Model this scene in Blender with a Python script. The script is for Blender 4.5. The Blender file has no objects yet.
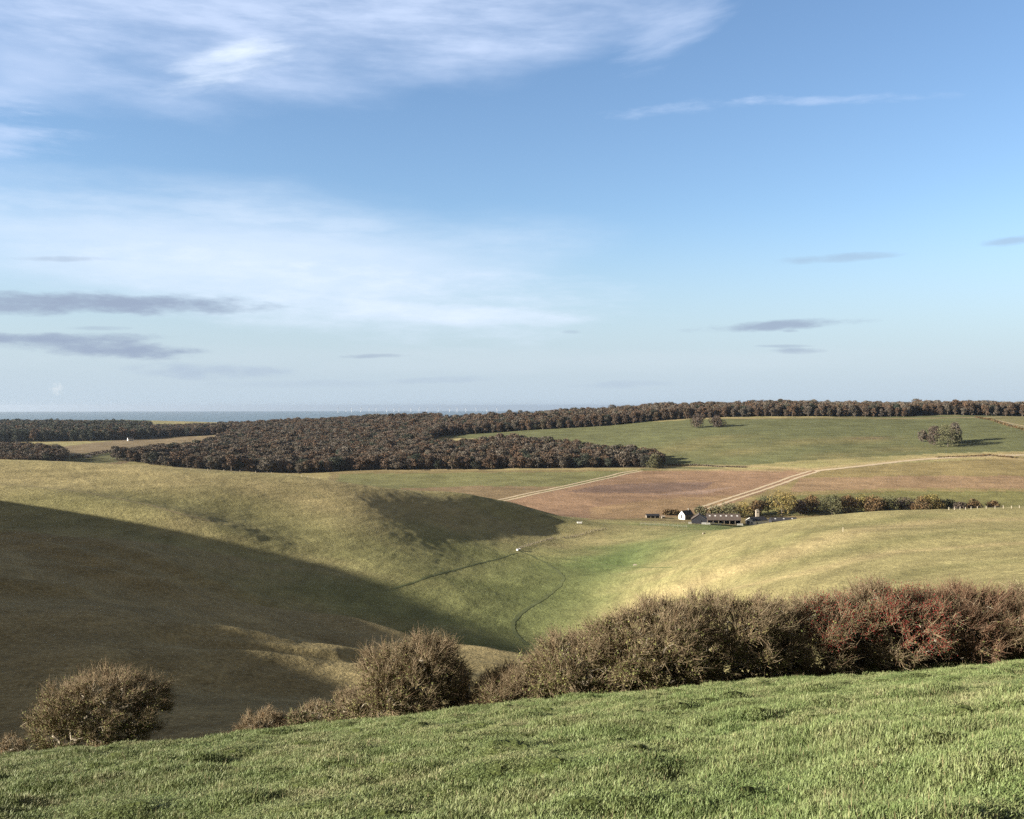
import bpy, bmesh, math, random
import numpy as np
from mathutils import Vector, Matrix

random.seed(7)
RNG = np.random.default_rng(11)
SC = bpy.context.scene
COL = SC.collection
R = math.radians

# ------------------------------------------------------------------ camera
F, CX, EY = 1005.0, 512.0, 406.0          # focal length in px, principal column, eye-level row
W, H = 1024, 819
EYE = 1.65
cam_d = bpy.data.cameras.new('camera')
cam = bpy.data.objects.new('camera', cam_d)
COL.objects.link(cam)
cam.location = (0, 0, 0)
cam.rotation_euler = (math.pi / 2, 0, 0)
cam_d.sensor_width = 36.0
cam_d.sensor_fit = 'HORIZONTAL'
cam_d.lens = 36.0 * F / W
cam_d.shift_y = -(H / 2 - EY) / W
cam_d.clip_start = 0.1
cam_d.clip_end = 120000
SC.camera = cam

SUN_AZ, SUN_EL = 104.0, 16.0              # degrees left of the view direction / above the horizon
SUN = np.array([-math.sin(R(SUN_AZ)) * math.cos(R(SUN_EL)),
                math.cos(R(SUN_AZ)) * math.cos(R(SUN_EL)), math.sin(R(SUN_EL))])

# ------------------------------------------------------------------ numpy noise
def _hash(ix, iy, seed):
    h = (ix.astype(np.int64) * 374761393 + iy.astype(np.int64) * 668265263 + seed * 974711) & 0xFFFFFFFF
    h = ((h ^ (h >> 13)) * 1274126177) & 0xFFFFFFFF
    return ((h ^ (h >> 16)) & 0xFFFF) / 65535.0

def vnoise(x, y, seed=0):
    x0 = np.floor(x); y0 = np.floor(y)
    fx = x - x0; fy = y - y0
    fx = fx * fx * fx * (fx * (fx * 6 - 15) + 10); fy = fy * fy * fy * (fy * (fy * 6 - 15) + 10)
    a = _hash(x0, y0, seed); b = _hash(x0 + 1, y0, seed)
    c = _hash(x0, y0 + 1, seed); d = _hash(x0 + 1, y0 + 1, seed)
    return (a + (b - a) * fx) * (1 - fy) + (c + (d - c) * fx) * fy     # 0..1

def fbm(x, y, octs=4, seed=0, gain=0.5):
    s = np.zeros_like(x); amp = 1.0; tot = 0.0
    for k in range(octs):
        s += amp * (vnoise(x, y, seed + k * 17) - 0.5); tot += amp
        x = x * 2.03 + 13.7; y = y * 2.03 - 7.1; amp *= gain
    return s / tot * 2                                                   # about -1..1

def smooth(a, b, x):
    t = np.clip((x - a) / (b - a), 0, 1)
    return t * t * (3 - 2 * t)

# ------------------------------------------------------------------ landform
# Column by column: photo column -> (row, metres away) of points on the ground,
# visible ones and the ones behind a crest.
COLS = {
    0:    [(757,46),(776,58),(772,70),(752,84),(725,92),(700,100),(650,118),(600,152),(570,200),(548,265),(500,350),(475,410),(460,455),
           (468,540),(480,650),(468,900),(452,1150),(442,1500),(428,2200),(424,2700),(434,4000)],
    100:  [(746,44),(764,57),(762,70),(744,81),(725,88),(700,97),(650,116),(613,137),(603,152),(578,195),(546,275),(505,365),(478,425),(464,465),
           (472,540),(485,650),(478,850),(459,1000),(450,1200),(442,1450),(432,1900),(427,2300),(419.8,2700),(434,4000)],
    200:  [(736,41),(752,54),(750,68),(733,82),(700,101),(650,126),(628,141),(615,172),(600,222),(575,270),(548,318),(512,375),(485,430),(469,480),
           (480,560),(492,640),(486,800),(470,960),(448,1250),(444,1350),(437,1550),(432,1900),(428,2400),(435,4000)],
    300:  [(726,39),(741,52),(738,66),(722,86),(690,110),(660,129),(643,142),(631,166),(618,206),(626,236),(604,268),(563,330),(530,378),(500,435),(476,490),
           (490,560),(502,650),(491,800),(474,960),(455,1150),(438,1400),(428,1620),(428,2300),(435,4000)],
    350:  [(720,38),(734,51),(731,66),(714,87),(681,118),(652,143),(641,165),(629,196),(641,232),(612,268),(590,298),(560,342),(530,390),(500,446),(483,490),
           (500,560),(508,660),(488,830),(473,960),(453,1150),(433,1450),(424,1670),(427,2400),(435,4000)],
    400:  [(715,37),(728,50),(725,64),(706,88),(674,124),(658,149),(641,186),(655,225),(622,265),(590,308),(565,343),(545,382),(525,425),(508,462),(490,505),
           (506,590),(510,700),(486,860),(472,960),(450,1150),(428,1500),(421.5,1720),(426,2500),(436,4000)],
    470:  [(706,36.5),(719,50),(717,66),(703,90),(680,124),(649,178),(668,215),(636,260),(602,305),(572,358),(552,408),(535,450),(514,500),(495,545),
           (509,620),(512,710),(489,840),(471,956),(447,1140),(429,1420),(420.5,1600),(425,2300),(436,4000)],
    512:  [(702,36),(716,50),(716,70),(702,96),(690,120),(656,170),(678,210),(648,255),(612,300),(577,360),(552,428),(535,482),(519,532),(502,575),
           (512,650),(513,720),(490,830),(470,955),(445,1130),(431,1350),(420,1500),(424,2200),(436,4000)],
    590:  [(693,35.5),(710,50),(712,80),(700,120),(690,180),(642,265),(600,325),(570,392),(542,492),(522,600),
           (515,690),(500,770),(482,870),(468,960),(446,1120),(428,1300),(425,1350),(425,2000),(436,4000)],
    700:  [(684,35.5),(698,50),(690,80),(668,110),(640,170),(600,245),(570,315),(545,410),(531,520),(525,590),(520,660),
           (502,760),(482,860),(468,940),(440,1080),(421,1270),(417,1320),(420,2000),(436,4000)],
    800:  [(681,35.5),(692,50),(672,80),(640,120),(600,200),(560,285),(533,365),(519,440),
           (531,520),(532,600),(524,670),(504,738),(480,840),(464,915),(440,1040),(420,1240),(416.5,1290),(418,2000),(436,4000)],
    900:  [(675,35.5),(684,50),(648,80),(612,140),(580,210),(550,290),(525,385),(510,455),
           (526,540),(525,620),(517,690),(503,742),(476,830),(461,900),(440,1020),(420,1220),(416.5,1270),(418,2000),(436,4000)],
    1024: [(664,35.5),(670,50),(628,90),(590,150),(560,230),(530,330),(515,410),(507,475),
           (521,560),(519,640),(511,700),(499,745),(480,800),(457,900),(430,1060),(417,1220),(415.5,1300),(417,2000),(436,4000)],
    1400: [(610,35.5),(606,60),(580,110),(555,170),(535,250),(515,350),(505,430),(500,490),
           (512,570),(508,640),(495,700),(478,790),(452,900),(428,1060),(416,1220),(415,1300),(417,2000),(436,4000)],
}
ctl = []                                   # (azimuth, ln r, (z + EYE) / r)
def add_ctl(x, y, z):
    r = math.hypot(x, y)
    ctl.append((math.atan2(x, y), math.log(r), (z + EYE) / r))
for px, lst in COLS.items():
    for py, d in lst:
        if px <= 590: py += 10 if d < 62 else 6 if d < 82 else 0
        elif px <= 800 and d < 62: py += 5 if px == 700 else 2
        add_ctl((px - CX) / F * d, d, -(py - EY) / F * d)
for az in range(-180, 180, 30):            # the pasture round the photographer
    for r in (1.2, 4.0, 12.0):
        x, y = r * math.sin(R(az)), r * math.cos(R(az))
        add_ctl(x, y, -EYE + 0.112 * x - 0.252 * y)
for x, y, z in [(24, 24, -5.5), (-22, 26, -10.5), (-34, 30, -13.5), (-60, 32, -15), (40, 10, 1),
                (-75, 55, -19), (-110, 60, -8), (-90, 100, -16), (-125, 130, -9), (-120, 180, -18),
                # the ridge out of frame on the left, which shades the coombe
                (-150, -40, 10), (-168, 25, 22), (-173, 60, 17.2), (-183, 105, 9.7), (-212, 155, 12), (-245, 205, 10), (-270, 268, 8),
                (-295, 303, 8), (-318, 324, 4.5), (-350, 350, -4), (-390, 400, -14), (-440, 460, -22),
                (-175, 200, -12), (-205, 250, -22), (-240, 300, -25),
                (-260, 60, 8), (-330, 160, 20), (-420, 260, 16), (-500, 380, -4), (-600, 500, -30),
                (-600, 100, 10), (-900, 400, -20), (-1200, 900, -50), (-2400, 1500, -50), (-3000, 500, -40),
                (-500, -200, 15), (-100, -120, 20), (0, -60, 11), (0, -200, 20), (0, -800, 10), (0, -3000, -20),
                (100, -60, 18), (200, 40, 10), (120, 60, -6), (300, 120, -4), (500, -200, 20), (400, 250, -28), (700, 400, -40),
                (900, 200, -30), (1500, 600, -20), (1500, 900, -14), (2500, 500, -20), (-1500, -1500, 0), (1500, -1500, 0),
                (-3500, 2500, -90), (3500, 2000, -60), (4500, 0, -30), (-4500, 0, -60)]:
    add_ctl(x, y, z)
ctl = np.array(ctl)

def _U(r2):
    return 0.5 * r2 * np.log(r2 + 1e-12)
def fit_tps(c, lam):
    p = c[:, :2]
    # wrap the azimuth by repeating the points beyond +-140 degrees
    add = [c]
    m = c[:, 0] > R(120); q = c[m].copy(); q[:, 0] -= 2 * math.pi; add.append(q)
    m = c[:, 0] < -R(120); q = c[m].copy(); q[:, 0] += 2 * math.pi; add.append(q)
    c = np.vstack(add); p = c[:, :2]
    n = len(c)
    d2 = ((p[:, None, :] - p[None, :, :]) ** 2).sum(-1)
    A = np.zeros((n + 3, n + 3))
    A[:n, :n] = _U(d2) + lam * np.eye(n)
    A[:n, n] = 1; A[:n, n + 1:] = p; A[n, :n] = 1; A[n + 1:, :n] = p.T
    b = np.zeros(n + 3); b[:n] = c[:, 2]
    return p, np.linalg.solve(A, b)
TP, TW = fit_tps(ctl, 2e-5)
def eval_tps(u, v):
    out = np.empty(u.size); uf = u.ravel(); vf = v.ravel(); n = len(TP)
    for s in range(0, u.size, 60000):
        a = uf[s:s + 60000, None] - TP[None, :, 0]; b = vf[s:s + 60000, None] - TP[None, :, 1]
        out[s:s + 60000] = _U(a * a + b * b) @ TW[:n]
    out += TW[n] + TW[n + 1] * uf + TW[n + 2] * vf
    return out.reshape(u.shape)

# coarse grid of the smooth landform, then the fine grid with its relief
fine = np.arange(-36, 36.01, 0.072)
AZ = np.radians(np.concatenate([np.arange(-180, -120, 3.0), np.arange(-120, -70, 1.0), np.arange(-70, -36, 0.4), fine,
                                np.arange(36.4, 70, 0.4), np.arange(70, 120, 1.0), np.arange(120, 180.1, 3.0)]))
VV = np.concatenate([np.linspace(math.log(1.2), math.log(50), 270)[:-1], np.linspace(math.log(50), math.log(1500), 620)[:-1],
                     np.linspace(math.log(1500), math.log(9000), 110)])
Ug, Vg = np.meshgrid(AZ, VV)               # rows = distance, columns = azimuth
uc = np.radians(np.concatenate([np.arange(-180, -72, 3.0), np.arange(-72, 72.1, 0.75), np.arange(75, 180.1, 3.0)]))
vc = np.linspace(VV[0], VV[-1], 300)
Tc = eval_tps(*np.meshgrid(uc, vc))
def bilin(gu, gv, G, u, v):
    iu = np.clip(np.searchsorted(gu, u) - 1, 0, len(gu) - 2); iv = np.clip(np.searchsorted(gv, v) - 1, 0, len(gv) - 2)
    fu = np.clip((u - gu[iu]) / (gu[iu + 1] - gu[iu]), 0, 1); fv = np.clip((v - gv[iv]) / (gv[iv + 1] - gv[iv]), 0, 1)
    return (G[iv, iu] * (1 - fu) + G[iv, iu + 1] * fu) * (1 - fv) + (G[iv + 1, iu] * (1 - fu) + G[iv + 1, iu + 1] * fu) * fv
def cubic_rows(gu, gv, G, U1, V1):
    """Catmull-Rom upsampling of the coarse grid on a separable fine grid."""
    def wts(g, x):
        i = np.clip(np.searchsorted(g, x) - 1, 1, len(g) - 3); t = np.clip((x - g[i]) / (g[i + 1] - g[i]), 0, 1)
        return i, [-.5*t + t*t - .5*t**3, 1 - 2.5*t*t + 1.5*t**3, .5*t + 2*t*t - 1.5*t**3, -.5*t*t + .5*t**3]
    iu, wu = wts(gu, U1); iv, wv = wts(gv, V1)
    A = sum(G[:, iu + k - 1] * wu[k][None, :] for k in range(4))
    return sum(A[iv + k - 1, :] * wv[k][:, None] for k in range(4))
Tg = cubic_rows(uc, vc, Tc, AZ, VV)
Rg = np.exp(Vg)
Xg = Rg * np.sin(Ug); Yg = Rg * np.cos(Ug)
Zg = Tg * Rg - EYE

def seg_dist(X, Y, pts):
    """distance to a polyline and position along it (0..1)"""
    best = np.full(X.shape, 1e9); along = np.zeros(X.shape)
    n = len(pts) - 1
    for i in range(n):
        ax, ay = pts[i][:2]; bx, by = pts[i + 1][:2]
        dx, dy = bx - ax, by - ay
        t = np.clip(((X - ax) * dx + (Y - ay) * dy) / (dx * dx + dy * dy), 0, 1)
        d = np.hypot(X - ax - t * dx, Y - ay - t * dy)
        m = d < best
        best[m] = d[m]; along[m] = (i + t[m]) / n
    return best, along

def at(px, d):
    return ((px - CX) / F * d, d)
# relief: spurs and terraces laid on the smooth landform
def ridge(pts, amp, width, ends=0.15, skew=0.0):
    global Zg
    d, a = seg_dist(Xg, Yg, pts)
    e = smooth(0, ends, a) * (1 - smooth(1 - ends, 1, a)) if ends else 1.0
    Zg = Zg + amp * np.exp(-(d / width) ** 2) * e
# subsidiary spur that catches the light above the shaded coombe
ridge([at(-120, 400), at(0, 378), at(100, 366), at(200, 352), at(280, 345), at(335, 345)], 2.8, 15, .5)
ridge([at(90, 415), at(200, 398), at(290, 392), at(350, 380)], -2.0, 22, .5)
# terraces and banks on the near spur; the long ones stand just high enough to reach the low sun
def ground(x, y):
    x = np.asarray(x, float); y = np.asarray(y, float)
    return bilin(AZ, VV, Zg, np.arctan2(x, y), np.log(np.maximum(np.hypot(x, y), 1.2)))
def shade_depth(x, y, z):
    """how far below the edge of the hill's shadow a point lies (negative: in the sun)"""
    t = np.exp(np.linspace(math.log(4), math.log(400), 160))
    X_ = np.asarray(x)[:, None] + SUN[0] * t; Y_ = np.asarray(y)[:, None] + SUN[1] * t
    return (ground(X_, Y_) - (np.asarray(z)[:, None] + SUN[2] * t)).max(1)
def lit_bank(pts, width, over, cap):
    global Zg
    P = np.array(pts); n = 40
    t = np.linspace(0, len(P) - 1, n); x = np.interp(t, np.arange(len(P)), P[:, 0]); y = np.interp(t, np.arange(len(P)), P[:, 1])
    need = np.clip(shade_depth(x, y, ground(x, y)) + np.linspace(.15, over, n), 0.2, cap)
    need *= smooth(0, .4, np.linspace(0, 1, n)) * (1 - smooth(.9, 1, np.linspace(0, 1, n)))
    d, al = seg_dist(Xg, Yg, list(zip(x, y)))
    amp = np.interp(al, np.linspace(0, 1, n), need)
    Zg = Zg + amp * np.exp(-(d / width) ** 2)
ridge([at(120, 128), at(200, 131), at(300, 133), at(400, 139), at(470, 141)], -.7, 3.6)
ridge([at(60, 110), at(180, 111), at(280, 113), at(380, 113), at(450, 114)], -1.3, 7)
ridge([at(150, 158), at(250, 165), at(330, 165), at(370, 164)], -1.0, 6)
lit_bank([at(230, 218), at(300, 206), at(350, 196), at(400, 186), at(470, 178), at(520, 172), at(560, 168)], 6, .8, 2.5)
lit_bank([at(118, 133), at(200, 141), at(270, 142), at(340, 143), at(430, 148), at(512, 150)], 4.2, 1.5, 3.2)
lit_bank([at(170, 124), at(250, 128), at(330, 131), at(420, 134), at(480, 130)], 4.0, 1.0, 1.6)
ridge([at(200, 133), at(280, 136), at(360, 138)], 0.6, 2.2)
ridge([at(-100, 300), at(60, 262), at(160, 245), at(260, 232), at(330, 225)], 2.0, 6)
ridge([at(-120, 330), at(40, 292), at(140, 272), at(230, 262), at(310, 250)], 1.6, 6)
ridge([at(-100, 160), at(20, 165), at(100, 172)], 1.3, 5)
ridge([at(-150, 205), at(0, 200), at(110, 195), at(200, 190)], 1.8, 5)
# broad swells and small hummocks
amp = smooth(40, 140, Rg) * (1 - smooth(2500, 4000, Rg))
Zg = Zg + amp * 0.9 * fbm(Xg / 70, Yg / 70, 3, 5) * smooth(60, 200, Rg)
Zg = Zg + amp * 0.16 * fbm(Xg / 5.0, Yg / 5.0, 3, 9) * (1 - smooth(500, 900, Rg))
near = 1 - smooth(60, 110, Rg)
Zg = Zg + near * smooth(2, 6, Rg) * (0.22 * fbm(Xg / 1.7, Yg / .9, 3, 21) + 0.13 * smooth(.05, .5, fbm(Xg / .75, Yg / .55, 2, 25)) + 0.16 * fbm(Xg / 7, Yg / 4, 2, 31))

_s = smooth(3900, 5600, Rg)                # beyond the coast the land runs under the sea
Zg = Zg * (1 - _s) - 150 * _s

RS = np.exp(np.linspace(math.log(3), math.log(8000), 3000))
def cast(px, py, dmin=3.0, dmax=8000.0):
    """where the line of sight through a photo point meets the ground, beyond dmin"""
    d = RS[(RS >= dmin) & (RS <= dmax)]
    x = (px - CX) / F * d; z = -(py - EY) / F * d
    g = ground(x, d) - z
    k = np.argmax(g >= 0) if (g >= 0).any() else len(d) - 1
    dd = d[k]
    if k > 0 and g[k] >= 0 and g[k] != g[k - 1]:
        dd = d[k - 1] + (d[k] - d[k - 1]) * (-g[k - 1]) / (g[k] - g[k - 1])
    X = (px - CX) / F * dd
    return Vector((X, dd, float(ground(X, dd))))
# ------------------------------------------------------------------ helpers for materials and objects
def mat(name):
    m = bpy.data.materials.new(name); m.use_nodes = True
    nt = m.node_tree; nt.nodes.clear()
    out = nt.nodes.new('ShaderNodeOutputMaterial'); b = nt.nodes.new('ShaderNodeBsdfPrincipled')
    nt.links.new(b.outputs[0], out.inputs[0])
    b.inputs['Roughness'].default_value = 0.9
    b.inputs['Specular IOR Level'].default_value = 0.15
    return m, nt, b
def mesh_from(name, verts, faces_flat, sizes):
    """fast mesh: verts (n,3), flat loop vertex indices, loops per face (int or array)"""
    me = bpy.data.meshes.new(name)
    verts = np.asarray(verts, np.float32); fl = np.asarray(faces_flat, np.int32).ravel()
    if np.isscalar(sizes):
        n = len(fl) // sizes; tot = np.full(n, sizes, np.int32)
    else:
        tot = np.asarray(sizes, np.int32); n = len(tot)
    me.vertices.add(len(verts)); me.vertices.foreach_set('co', verts.ravel())
    me.loops.add(len(fl)); me.loops.foreach_set('vertex_index', fl)
    me.polygons.add(n)
    st = np.zeros(n, np.int32); st[1:] = np.cumsum(tot)[:-1]
    me.polygons.foreach_set('loop_start', st); me.polygons.foreach_set('loop_total', tot)
    me.update(calc_edges=True)
    return me
def link(name, me, material=None, parent=None):
    o = bpy.data.objects.new(name, me); COL.objects.link(o)
    if material is not None: me.materials.append(material)
    if parent is not None: o.parent = parent
    return o
def tag(o, label=None, cat=None, group=None, kind=None):
    if label: o['label'] = label
    if cat: o['category'] = cat
    if group: o['group'] = group
    if kind: o['kind'] = kind
    return o

# ------------------------------------------------------------------ the ground sheet
nr, nc = Zg.shape
verts = np.stack([Xg, Yg, Zg], -1).reshape(-1, 3)
i = np.arange(nr - 1)[:, None] * nc + np.arange(nc - 1)[None, :]
quads = np.stack([i, i + 1, i + nc + 1, i + nc], -1).reshape(-1, 4)
quads = quads[:, ::-1]                                     # face up
nv = len(verts)
verts = np.vstack([verts, [[0, 0, -EYE]]])
fan = np.stack([np.full(nc - 1, nv), np.arange(1, nc), np.arange(0, nc - 1)], -1)
flat = np.concatenate([quads.ravel(), fan[:, ::-1].ravel()])
sizes = np.concatenate([np.full(len(quads), 4), np.full(len(fan), 3)])
g_me = mesh_from('ground', verts, flat, sizes)
ground_ob = link('ground', g_me)
tag(ground_ob, kind='structure')
g_me.polygons.foreach_set('use_smooth', np.ones(len(sizes), bool))
# ------------------------------------------------------------------ what grows where: base colours of the ground, fixed to the land
def inpoly(px, py, poly):
    c = np.zeros(px.shape, bool); n = len(poly)
    for i in range(n):
        x1, y1 = poly[i]; x2, y2 = poly[(i + 1) % n]
        if y1 == y2: continue
        t = ((y1 > py) != (y2 > py)) & (px < (x2 - x1) * (py - y1) / (y2 - y1) + x1)
        c ^= t
    return c
front = Yg > 1.0
Ys = np.where(front, Yg, 1.0)
PX = np.where(front, CX + F * Xg / Ys, -9999); PY = np.where(front, EY - F * Zg / Ys, 9999)
jx = 2.0 * fbm(Xg / 9, Yg / 9, 3, 50); jy = 0.7 * fbm(Xg / 12, Yg / 12, 3, 60)
PXj, PYj = PX + jx * 2, PY + jy
n1 = fbm(Xg / 60, Yg / 60, 4, 70); n2 = fbm(Xg / 14, Yg / 14, 4, 80); n3 = fbm(Xg / 3.2, Yg / 3.2, 3, 90)
Cg = np.zeros(Xg.shape + (3,))
DRY = np.array([.318, .265, .138]); MIXG = np.array([.226, .218, .098]); GREEN = np.array([.135, .165, .064]); LUSH = np.array([.100, .145, .052])
STRAW = np.array([.34, .27, .15]); PLOUGH = np.array([.225, .150, .098]); DARKP = np.array([.15, .105, .085]); WOODF = np.array([.06, .048, .032])
PALE = np.array([.34, .275, .19])
def put(m, col):
    m = m[..., None]
    Cg[:] = Cg * (1 - m) + np.asarray(col) * m
# everything: rough downland
k = np.clip(0.5 + 0.42 * n1 + 0.22 * n2, 0, 1)[..., None]
Cg[:] = MIXG * (1 - k) + DRY * k
# near slope and spur: dry, tussocky
zone = ((Rg > 60) & (Rg < 330)).astype(float) * smooth(620, 480, PX)
put(zone * .85, np.array([.275, .225, .118]) * (1 + .12 * n2[..., None]))
# the greener flank of the mid spur and the valley floor
def region(poly, d0, d1, col, op=1.0, vary=.15, soft=0.0):
    m = (inpoly(PXj, PYj, poly) & (Yg > d0) & (Yg < d1)).astype(float) * op
    put(m, np.asarray(col) * (1 + vary * n2 + vary * .6 * n3)[..., None])
def band(pts, d0, d1, width, col, op=1.0, vary=.15):
    """a soft-edged strip along a line of photo points, on the land between d0 and d1"""
    w = [cast(px, py, d0, d1) for px, py in pts]
    d, a = seg_dist(Xg, Yg, [(p.x, p.y) for p in w])
    d = d * (1 + .35 * n2)
    m = np.exp(-(d / width) ** 2) * op * ((Yg > d0 * .8) & (Yg < d1 * 1.2))
    put(m, np.asarray(col) * (1 + vary * n2 + vary * .6 * n3)[..., None])
def blob(px, py, d0, d1, rx, ry, col, op=1.0):
    p = cast(px, py, d0, d1)
    m = np.exp(-(((Xg - p.x) / rx) ** 2 + ((Yg - p.y) / ry) ** 2)) * op
    put(np.clip(m * (1 + .5 * n2), 0, 1), np.asarray(col) * (1 + .12 * n2 + .1 * n3)[..., None])
band([(-60, 478), (60, 480), (160, 484), (250, 488), (330, 494)], 330, 520, 48, DRY * 1.08, .75)
band([(60, 505), (150, 500), (240, 510), (330, 540), (400, 560), (470, 555)], 300, 520, 32, MIXG * .9, .75)
band([(390, 600), (450, 600), (510, 590), (540, 570), (520, 560)], 240, 460, 42, MIXG * np.array([.88, 1.0, .88]), .75)
band([(505, 645), (530, 620), (560, 595), (600, 570), (640, 550)], 230, 560, 26, GREEN, .75)
band([(625, 562), (645, 545), (690, 535), (720, 528)], 400, 700, 22, LUSH, .8)
band([(640, 524), (700, 526), (740, 524)], 580, 720, 14, GREEN, .9)
band([(560, 520), (640, 522)], 560, 720, 14, MIXG, .8)
# right-hand hill: bands of dry and green
zone = ((Yg > 45) & (Yg < 540)) * smooth(600, 760, PX)
put(zone * .85, (MIXG * .62 + DRY * .38) * (1 + .12 * n2[..., None]))
band([(640, 606), (700, 582), (770, 560), (840, 536), (920, 523), (1030, 519), (1200, 514)], 200, 470, 9, DRY * 1.06, .85)
band([(700, 600), (800, 574), (900, 551), (1024, 543), (1200, 538)], 120, 440, 5, DRY * 1.12, .75)
band([(640, 590), (700, 566), (770, 546), (840, 526), (930, 515)], 240, 480, 7, MIXG * .92, .7)
band([(760, 575), (860, 548), (960, 532), (1060, 529)], 160, 470, 6, MIXG * .88, .6)
band([(860, 585), (950, 566), (1060, 558)], 120, 400, 6, MIXG * .85, .55)
# far fields
far = Yg > 660
region([(330,462),(430,470),(640,470),(820,468),(1100,452),(1100,520),(560,524),(480,500),(330,492)], 640, 1000, (.20, .165, .085))
region([(330,500),(340,474),(640,471),(565,489),(500,499)], 660, 1000, (.155, .155, .072))
region([(400,488),(480,486),(565,487),(500,500),(400,500)], 660, 1000, (.19, .14, .085), .9)
region([(498,502),(560,489),(640,471),(822,470),(742,500),(690,516),(580,520)], 640, 1000, PLOUGH)
region([(565,492),(600,485),(650,483),(715,482),(700,490),(650,493)], 640, 1000, DARKP, .85)
region([(640,495),(700,490),(740,486),(700,494)], 640, 1000, (.30, .22, .18), .6)
region([(590,508),(650,500),(745,494),(700,516),(590,520)], 620, 1000, (.25, .175, .10), .85)
region([(740,502),(822,470),(1100,451),(1100,520),(720,525)], 640, 1000, (.215, .175, .085))
region([(800,478),(900,476),(1100,476),(1100,489),(900,488),(790,492)], 640, 1000, (.24, .165, .105), .85)
region([(760,497),(900,491),(1100,492),(1100,512),(730,516)], 620, 1000, (.150, .150, .062), .9)
# grass hillside below the skyline trees
region([(425,436),(445,426),(600,425),(700,419),(1100,413),(1100,456),(1000,455),(930,460),(820,468),(640,470),(655,455),(600,446)], 930, 1360, (.115, .124, .060))
for bx, by in [(690, 446), (740, 452), (800, 442), (860, 440), (660, 452), (900, 449), (720, 438), (840, 456)]:
    blob(bx, by, 900, 1300, 40, 22, (.155, .142, .068), .75)
blob(870, 438, 900, 1300, 22, 9, (.14, .105, .065), .7)
region([(985,417),(1100,414),(1100,440),(1030,432),(1000,424)], 1000, 1360, (.165, .155, .078))
# straw edges along the woods and field margins
band([(340, 470.5), (420, 469.5), (520, 468.5), (650, 466.5), (700, 466), (760, 466.5), (800, 469)], 880, 1040, 5, STRAW, .85)
band([(640, 468), (720, 470), (780, 471)], 860, 1000, 5, STRAW * .9, .7)
band([(800, 471), (860, 464), (920, 458), (970, 455), (1060, 452)], 840, 960, 4.5, STRAW, .85)
band([(935, 458), (985, 456.5), (1030, 460)], 820, 960, 8, STRAW * 1.05, .8)
band([(640, 419), (760, 418.5), (860, 418), (985, 417.5), (1100, 416)], 1150, 1360, 5, STRAW * .9, .75)
# far left: fields between the woods
region([(40,470),(60,447),(120,440),(240,434),(240,441),(150,452),(110,470)], 900, 1640, (.190, .150, .092))
region([(40,470),(70,455),(130,449),(170,446),(120,462)], 900, 1400, (.120, .125, .060), .9)
region([(60,424),(75,419),(150,419),(150,425)], 2300, 3200, (.11, .13, .06))
# woodland floor
woodpolys = []
# outlines of the woods, in (photo column, metres away)
WOODS = {
 'main':  [(112,1000),(200,966),(300,962),(345,976),(420,972),(500,966),(600,962),(655,955),(664,972),(640,1012),(600,1050),(555,1095),(500,1130),(436,1150),
           (428,1240),(440,1330),(440,1700),(380,1760),(300,1700),(236,1640),(232,1500),(200,1210),(160,1085)],
 'upper': [(140,1575),(236,1600),(300,1690),(300,1900),(200,1950),(140,1900)],
 'belt':  [(436,1338),(520,1342),(600,1318),(700,1312),(800,1292),(870,1276),(916,1268),(916,1420),(436,1500)],
 'belt2': [(916,1300),(940,1290),(985,1282),(1060,1262),(1300,1240),(1300,1420),(916,1440)],
 'farleft': [(-120,1520),(-20,1500),(60,1500),(100,1500),(150,1530),(150,2250),(60,2250),(-120,2250)],
 'nearleft': [(-160,880),(20,900),(66,960),(62,1050),(40,1120),(20,1200),(-160,1200)],
}
def wood_points(poly, step, seed):
    r = np.random.default_rng(seed)
    P = np.array([at(px, d) for px, d in poly])
    lo, hi = P.min(0), P.max(0)
    gx, gy = np.meshgrid(np.arange(lo[0], hi[0], step), np.arange(lo[1], hi[1], step * .9))
    gx = gx + (np.arange(gx.shape[0]) % 2)[:, None] * step / 2
    gx = gx.ravel() + r.uniform(-.38, .38, gx.size) * step; gy = gy.ravel() + r.uniform(-.38, .38, gy.size) * step
    m = inpoly(gx, gy, P)
    return gx[m], gy[m]
for nm, pl in WOODS.items():
    P = np.array([at(px, d) for px, d in pl])
    put((inpoly(Xg + 2 * n2, Yg + 6 * n2, P)).astype(float), WOODF)
# foreground pasture soil and sward under the real blades
fg = 1 - smooth(54, 64, Rg)
put(fg, np.array([.062, .078, .026]) * (1 + .3 * n3[..., None]))
ca = g_me.color_attributes.new('land', 'FLOAT_COLOR', 'POINT')
cbuf = np.ones((len(verts), 4), np.float32); cbuf[:nv, :3] = np.clip(Cg.reshape(-1, 3), .005, .8); cbuf[nv] = (.06, .08, .03, 1)
ca.data.foreach_set('color', cbuf.ravel())
m, nt, b = mat('grassland')
L = nt.links.new
att = nt.nodes.new('ShaderNodeAttribute'); att.attribute_name = 'land'
tc = nt.nodes.new('ShaderNodeTexCoord')
def noise(nt, vec, scale, detail=3, rough=.6):
    n = nt.nodes.new('ShaderNodeTexNoise'); n.inputs['Scale'].default_value = scale
    n.inputs['Detail'].default_value = detail; n.inputs['Roughness'].default_value = rough
    nt.links.new(vec, n.inputs['Vector']); return n.outputs['Fac']
def maprange(nt, s, a, b_, c, d):
    n = nt.nodes.new('ShaderNodeMapRange'); nt.links.new(s, n.inputs[0])
    for k, v in enumerate((a, b_, c, d)): n.inputs[k + 1].default_value = v
    return n.outputs[0]
def math2(nt, op, a, b_):
    n = nt.nodes.new('ShaderNodeMath'); n.operation = op
    for k, v in enumerate((a, b_)):
        if isinstance(v, (int, float)): n.inputs[k].default_value = v
        else: nt.links.new(v, n.inputs[k])
    return n.outputs[0]
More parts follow.
